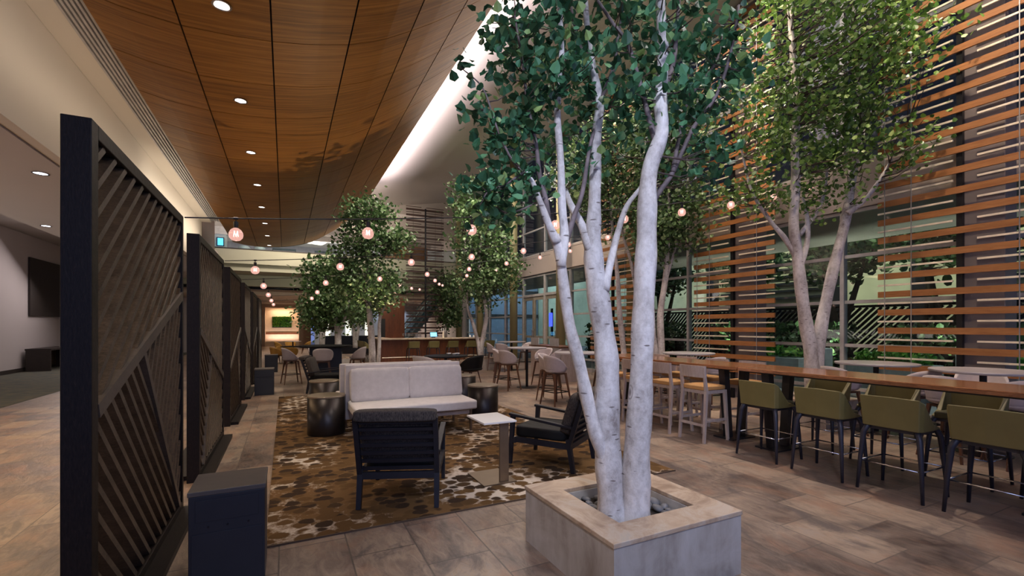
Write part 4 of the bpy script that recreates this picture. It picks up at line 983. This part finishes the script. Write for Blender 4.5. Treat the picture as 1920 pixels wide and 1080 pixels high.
# mustard chairs
tb = thing('dining_table', (.25, 22.3, 0), 0, 'low dark dining table beside the mustard chairs', 'table')
MB().lathe([(.44, .70), (.45, .73)], n=32).build('top', M['seatblack'], tb); MB().lathe([(.25, 0), (.05, .03), (.04, .70)], n=20).build('base', M['steel'], tb)
ring(.25, 22.3, .62, (205, 265, 120), ['mustard tub chair, left one of the pair nearest the far bin', 'mustard tub chair in front of the low dining table', 'mustard tub chair on the far side of the low dining table'], key='must', grp='mustard tub chairs', seat=.43, mat='mustard', r_=.29, hb=.32, name='tub_chair', cat='chair')
tb = thing('dining_table', (.4, 30.0, 0), 0, 'small low dining table farther back, near the niche', 'table')
MB().lathe([(.44, .70), (.45, .73)], n=32).build('top', M['greytop'], tb); MB().lathe([(.25, 0), (.05, .03), (.04, .70)], n=20).build('base', M['steel'], tb)
ring(.4, 30.0, .70, (190, 350, 100), ['small mustard chair left of the farther dining table', 'small mustard chair right of the farther dining table', 'small mustard chair behind the farther dining table'], key='must')

# booth: low dark round table with tub seats behind the sofas
t = thing('lounge_table', (4.15, 12.7, 0), 0, 'low round dark wooden table in front of the bar, behind the sofas', 'table')
MB().lathe([(.60, .72), (.62, .74), (.62, .765)], n=40).build('top', M['chairframe'], t); MB().lathe([(.3, 0), (.06, .03), (.05, .72)], n=20).build('base', M['steel'], t)
def tub(loc, rz, label, group, mat='seatblack'): return shell(loc, rz, label, group, seat=.44, mat=mat, r_=.36, hb=.40, name='tub_chair', cat='chair')
tub((3.45, 12.25, 0), radians(35), 'cream curved-back tub chair at the low dark table behind the sofas', 'tub chairs behind the sofas', 'sofa')
tub((4.62, 11.95, 0), radians(120), 'black tub chair at the low dark table, right of the sofas', 'tub chairs behind the sofas')
for i, (x, y) in enumerate(((4.38, 12.62), (4.52, 12.75), (4.30, 12.88))):
    o = MB().lathe([(.03, 0), (.05, .02), (.075, .05), (.072, .055), (.04, .02)], n=16).build('bowl', M['paper'], smooth=True); o.location = (x, y, .766)
    tag(o, 'small white bowl on the low dark table behind the sofas, %s' % ['nearest', 'rightmost', 'farthest'][i], 'bowl', 'white bowls on the low table')

# host stand
t = thing('host_stand', (7.35, 12.0, 0), 0, 'light timber stand with two grey panels between the left trunk and the columns', 'counter')
MB().bb((-.30, -.9, 0), (.30, .9, .98)).build('body', M['ash'], t); MB().bb((-.34, -.95, .981), (.34, .95, 1.02)).build('top', M['walnut'], t)
for y in (-.55, .60): MB().bb((-.33, y-.24, .82), (-.305, y+.24, 1.25)).build('grey_panel', M['mullion'], t)
o = MB().lathe([(.05, 0), (.055, .02), (.03, .16), (.028, .17)], n=16).build('table_lamp', M['lampw']); o.location = (7.3, 12.05, 1.021); tag(o, 'small glowing white table lamp on the light timber stand', 'lamp')

# ------------------------------------------------------------------ bar
t = thing('bar_counter', (6.15, 21.2, 0), 0, 'long dark timber bar with pale stone top at the far end of the hall', 'bar')
m = MB(); m.bb((-2.35, -.25, 0), (2.6, .25, 1.0)); m.bb((-2.35, .25, 0), (-1.85, 2.4, 1.0)); m.build('body', M['redwood'], t)
m = MB(); m.bb((-2.5, -.45, 1.001), (2.7, .30, 1.06)); m.bb((-2.5, .30, 1.001), (-1.8, 2.5, 1.06)); m.build('top', M['cap'], t)
MB().tube([(-2.3, -.40, .2), (2.5, -.40, .2)], .02, 8).build('foot_rail', M['brass'], t)
lb = ['first from the left', 'second from the left', 'third from the left', 'fourth from the left', 'rightmost']
for i in range(5): place('olive', olive, (5.15+.92*i, 20.45, 0), pi/2, 'dark olive bar stool at the bar, %s' % lb[i], 'olive stools at the bar')
for i in range(4): place('olive', olive, (3.35, 21.1+.62*i, 0), 0, 'bar stool at the left end of the bar, %s' % ['nearest', 'second', 'third', 'farthest'][i], 'olive stools at the bar')
rn = random.Random(5)
for i in range(16):
    x = 4.85+.115*(i % 8)+rn.uniform(-.02, .02); y = 21.05+(i//8)*.16
    o = MB().lathe([(.030, 0), (.030, .004), (.005, .012), (.005, .09), (.030, .12), (.040, .17), (.036, .22)], n=12).build('wine_glass', M['clear'], smooth=True); o.location = (x, y, 1.061)
    tag(o, 'clear stemmed glass in the cluster on the left half of the bar top', 'glass', 'stemmed glasses on the bar')
t = thing('till_screen', (6.30, 21.15, 1.061), 0, 'small lit blue till screen on the bar top', 'screen')
MB().box((0, .0, .16), (.34, .03, .24), M=Matrix.Rotation(-.3, 3, 'X')).build('housing', M['socket'], t); MB().box((0, -.018, .155), (.31, .006, .20), M=Matrix.Rotation(-.3, 3, 'X')).build('display', M['screen'], t); MB().bb((-.08, -.03, 0), (.08, .10, .05)).build('stand', M['socket'], t)
t = thing('beer_tap', (6.78, 21.15, 1.061), 0, 'pale beer tap tower on the bar right of the lit screen', 'tap')
MB().lathe([(.05, 0), (.04, .03), (.035, .30), (.045, .32)], n=16).build('tower', M['brass'], t)
for x in (-.09, 0, .09): MB().bar((x, -.05, .27), (x, -.06, .46), .022, .022, .035, .03).build('handle', M['paper'], t)
for i, x in enumerate((8.1, 8.28, 8.45)):
    o = MB().lathe([(.04, 0), (.05, .05), (.03, .10), (.012, .12)], n=12).build('bottle', M['paper'], smooth=True); o.location = (x, 21.0, 1.061); tag(o, 'small white bottle on the right end of the bar, %s' % ['left', 'middle', 'right'][i], 'bottle', 'white bottles on the bar')
t = thing('bar_cabinet', (5.10, 24.9, 0), 0, 'tall reddish timber cabinet behind the left side of the bar', 'cabinet')
MB().bb((-.62, -.35, 0), (.62, .35, 3.1)).build('body', M['redwood'], t)
for s in (-1, 1): MB().bb((min(s*.01, s*.6), -.375, .1), (max(s*.01, s*.6), -.351, 3.0)).build('door', M['redwood'], t)
MB().bb((-.62, -.38, 1.0), (-.40, -.376, 2.0)).build('dark_panel', M['socket'], t)
# booth divider in front of grey wall & white window strips
for i, (x, zt) in enumerate(((2.75, 2.2), (4.2, 2.2), (5.6, 2.2))):
    o = struct('window_%d' % (90+i), MB().bb((x-.20, 35.93, .25), (x+.20, 35.99, zt)), emis('bright_window_%d' % i, (.92, .92, .75), .7))
# low wall / banquette left of the bar
t = thing('banquette', (3.6, 28.5, 0), 0, 'low dark banquette behind the trees, left of the bar', 'bench')
MB().bb((-1.8, -.3, 0), (1.8, .3, .45)).build('seat', M['bluetub'], t); MB().bb((-1.8, .3, 0), (1.8, .42, 1.05)).build('back', M['bluetub'], t)
# moss picture in niche
t = thing('moss_frame', (-.25, 42.36, 1.95), 0, 'framed panel of green moss on the wall of the lit niche', 'wall art')
MB().bb((-.72, 0, -.45), (.72, .035, .45)).build('frame', M['steel'], t)
V = []; Fc = []; rr = random.Random(8)
for _ in range(1500): leafgeo(V, Fc, Vector((rr.uniform(-.68, .68), -.02+rr.uniform(-.03, .015), rr.uniform(-.40, .42))), rr.uniform(.06, .11), rr)
f = MB(); f.v = V; f.f = Fc; f.m = [0]*len(Fc); f.build('moss', M['leafD'], t)

# escalator / stair with glass sides
t = thing('staircase', (5.9, 26.6, 0), 0, 'staircase with glass sides rising to the balcony behind the dark slat screen', 'staircase')
n = 24; m = MB()
for k in range(n): x = k*.155; m.bb((x, 0, k*.19), (x+.155, 1.2, (k+1)*.19))
m.v = [(a, b, min(c, 4.25)) for a, b, c in m.v]; m.build('steps', M['greywall'], t)
for y in (-.03, 1.23):
    MB().add([(0, y, .1), (3.1, y, 3.9), (3.1, y, 4.75), (0, y, .95), (0, y+.012, .1), (3.1, y+.012, 3.9), (3.1, y+.012, 4.75), (0, y+.012, .95)], [(0, 1, 2, 3), (7, 6, 5, 4), (0, 4, 5, 1), (2, 6, 7, 3), (1, 5, 6, 2), (0, 3, 7, 4)]).build('glass_side', M['glass'], t)
    MB().tube([(-.1, y, .95), (3.15, y, 4.80)], .04, 8).build('handrail', M['rail'], t); MB().bar((0, y-.03, .15), (3.1, y-.03, 3.95), .04, .22).build('stringer', M['rail'], t)

# ------------------------------------------------------------------ balcony furniture
mb = MB(); mb.bb((-2.5, 25.62, 5.36), (9.3, 25.635, 5.40)); 
t = thing('glass_railing', (0, 0, 0), 0, 'clear glass railing along the balcony edge', 'railing'); MB().bb((-5.2, 25.60, 5.36), (9.3, 25.615, 5.95)).build('glass_panel', M['glass'], t)
MB().bb((-5.2, 25.595, 5.951), (9.3, 25.62, 5.975)).build('top_rail', M['cable'], t)
BZ = 4.63
t = thing('display_cabinet', (-2.5, 26.4, 0), 0, 'white balcony cabinet carrying a small lit teal screen', 'screen'); MB().bb((-.62, 0, BZ+.01), (-.1, .4, 6.5)).build('cabinet', M['paper'], t); MB().bb((-.50, -.03, 5.52), (-.18, -.005, 5.95)).build('frame', M['bluetub'], t); MB().bb((-.46, -.04, 5.56), (-.22, -.031, 5.91)).build('display', M['screen2'], t)
for i, x in enumerate((-1.85, -1.15)):
    tt = shell((x, 26.6, 4.85), radians(90), 'white rounded balcony chair, %s of two behind the railing' % ['left', 'right'][i], 'white balcony chairs', seat=.46, mat='paper', r_=.27, hb=.34, name='balcony_chair', cat='chair')
tb = MB().bb((-2.3, 26.2, BZ), (3.9, 27.6, 4.848)).build('balcony_platform', M['greywall']); tag(tb, 'grey raised platform carrying the balcony seats', 'platform')
for i, x in enumerate((-.05, 1.95)):
    t = thing('balcony_bench', (x, 26.5, 4.85), 0, 'dark framed balcony bench, %s' % ['the left one', 'the right one'][i], 'bench', 'dark balcony benches'); z = .72
    MB().bb((-.55, -.02, z-.05), (.55, .03, z+.05)).build('top_rail', M['steel'], t); MB().bb((-.55, -.02, .42), (.55, .03, .47)).build('rail', M['steel'], t)
    for s in (-.53, .53): MB().bb((s-.03, -.02, 0), (s+.03, .03, z-.051)).build('leg', M['steel'], t)
t = thing('service_counter', (7.6, 31, BZ), 0, 'orange timber counter upstairs seen beside the dark slat screen', 'counter'); MB().bb((-1.8, 0, 0), (1.4, .5, 1.2)).build('body', M['slat'], t); MB().bb((-1.9, -.1, 1.201), (1.5, .55, 1.26)).build('top', M['paper'], t); MB().bb((-1.8, .7, 1.3), (1.4, .8, 2.5)).build('shelf_back', M['slat'], t)

# ------------------------------------------------------------------ courtyard
struct('wall_outside', MB().bb((21.6, -8, 0), (21.9, 50, 7.0)), M['facade'])
struct('wall_outside', MB().bb((21.5, -8, 7.01), (22.0, 50, 26)), M['base'])  # added dark block above the facade, hides the blue sky from the windows
struct('wall_outside', MB().bb((9.9, 38.0, 0), (21.5, 38.3, 7.0)), M['greywall'])
mb = MB()
for k in range(6): mb.bb((10.4+1.9*k, 37.9, 0), (10.7+1.9*k, 37.99, 7.0))
for z in (2.4, 4.6): mb.bb((9.9, 37.88, z), (21.5, 37.895, z+.3))
struct('trim_22', mb, M['base'])
struct('wall_outside', MB().bb((9.9, 50, 0), (21.5, 50.3, 26)), M['base'])  # added tall far end, keeps the sky out of the windows
struct('wall_outside', MB().bb((9.95, -8.3, 0), (22.0, -8.0, 26)), M['base'])  # added tall near end, shuts out the sky on this side
mb = MB()
for k in range(12): mb.bb((21.3, 1.0+.0, 1.2+k*.34), (21.55, 7.4, 1.30+k*.34))
for k in range(12): mb.bb((21.3, 12.0, 1.2+k*.34), (21.55, 17.4, 1.30+k*.34))
struct('trim_20', mb, M['steel'])
mb = MB(); 
for y in (0.2, 4.6, 8.6, 11.6, 18.0, 23.0): mb.bb((21.2, y-.25, 0), (21.59, y+.25, 7.0))
struct('trim_21', mb, M['steel'])
struct('wall_outside', MB().bb((9.95, -2.5, 3.85), (13.5, 25.4, 4.5)), M['spandrel'])  # canopy added to help block the sky outside the glass
def oplanter(y, L, label):
    t = thing('concrete_planter', (12.0, y, -.02), 0, label, 'planter', 'concrete courtyard planters'); m = MB(); m.bb((-.35, -L/2, .35), (.35, L/2, .80)); m.bb((-.25, -L/2+.2, 0), (.25, L/2-.2, .35)); m.build('trough', M['pconc'], t)
    V = []; Fc = []; rr = random.Random(int(y*10))
    for _ in range(500): leafgeo(V, Fc, Vector((rr.uniform(-.3, .3), rr.uniform(-L/2+.1, L/2-.1), .82+abs(rr.gauss(0, .09)))), rr.uniform(.08, .16), rr)
    f = MB(); f.v = V; f.f = Fc; f.m = [0]*len(Fc); f.build('plants', M['leafD'], t)
oplanter(5.35, 1.5, 'pale concrete planter outside, right of the thick mullion'); oplanter(3.3, 1.6, 'pale concrete planter outside, behind the near cedar screen'); oplanter(8.3, 2.2, 'dark concrete planter outside, left of the right tree')
for i, (x, y) in enumerate(((11.6, 6.6), (12.9, 4.4))):
    o = MB().bb((x-.16, y-.16, -.02), (x+.16, y+.16, 1.08)).build('bollard', M['pconc'], bevel=.02); tag(o, 'square grey bollard outside the glass, %s' % ['left of the thick mullion', 'behind the near cedar screen'][i], 'bollard', 'courtyard bollards')
def hedge(x, y, w, L, h, label, seed):
    t = thing('hedge', (x, y, -.02), 0, label, 'hedge', 'courtyard hedges'); rr = random.Random(seed); V = []; Fc = []
    for _ in range(int(1500*L/3)): leafgeo(V, Fc, Vector((rr.uniform(-w, w), rr.uniform(-L/2, L/2), rr.uniform(.05, h))), rr.uniform(.10, .20), rr)
    f = MB(); f.v = V; f.f = Fc; f.m = [0]*len(Fc); f.build('foliage', M['leafC'], t); MB().bb((-w*.5, -L/2, 0), (w*.5, L/2, h*.7)).build('core', M['soil'], t)
for fi, (ya, yb) in enumerate(((2.0, 6.6), (6.9, 11.6), (12.0, 18.0))):
    t = thing('lattice_fence', (16.6, ya, -.02), 0, 'dark diagonal lattice fence in the courtyard, %s' % ['behind the near cedar screen', 'behind the right tree', 'left of the middle cedar screen'][fi], 'fence', 'courtyard lattice fences')
    L = yb-ya; m = MB(); m.bb((-.04, 0, 0), (.04, .08, 2.3)); m.bb((-.04, L-.08, 0), (.04, L, 2.3)); m.bb((-.04, .081, 2.22), (.04, L-.081, 2.3)); m.build('frame', M['steel'], t)
    m = MB(); q = .1
    while q < L+2.0:
        r_ = clip_line((q, .05), (-.7, .7), [(.08, .02), (L-.08, .02), (L-.08, 2.22), (.08, 2.22)])
        if r_: m.bar((0, r_[0][0], r_[0][1]), (0, r_[1][0], r_[1][1]), .085, .02, up=(1, 0, 0))
        q += .19
    m.build('slats', M['steel'], t)
hedge(14.2, 9.6, .4, 4.5, 1.7, 'dark hedge in the courtyard, left of the right tree', 1); hedge(14.2, 4.4, .4, 4.0, 1.6, 'dark hedge in the courtyard behind the near cedar screen', 2); hedge(14.2, 16.5, .4, 6, 1.7, 'dark hedge in the courtyard seen beyond the slender tree', 3)
for i, (x, y) in enumerate(((15.0, 5.5), (15.5, 8.3), (15.1, 11.3), (15.4, 2.7), (15.3, 15.5))):
    b = Vector((x, y, -.02)); tree('leaning courtyard tree outside the glass, %s' % ['right of the thick mullion', 'behind the right tree', 'left of the middle cedar screen', 'behind the near cedar screen', 'far left outside'][i],
         [([b, b+Vector((.05, .05, 1.2)), b+Vector((.1, .35, 2.4)), b+Vector((.1, .5, 3.6))], .16, .08), ([b+Vector((.05, .05, 1.2)), b+Vector((0, -.35, 2.4)), b+Vector((0, -.7, 3.6))], .11, .05)],
         [(b+Vector((0, 0, 4.0)), 1.3, .9, 1)], 100, 14, .2, 'leafC', 40+i, name='courtyard_tree', bark='darkbark', clr=.3, group='courtyard trees', twr=.014, xmax=99, zmax=99)
t = thing('blue_sign', (10.6, 17.6, 1.5), 0, 'glowing blue sign outside the right entrance door', 'sign'); MB().bb((0, -.10, .1), (.06, .10, .7)).build('face', M['bluesign'], t); MB().bb((.061, -.06, -1.5), (.12, .06, .9)).build('post', M['steel'], t)
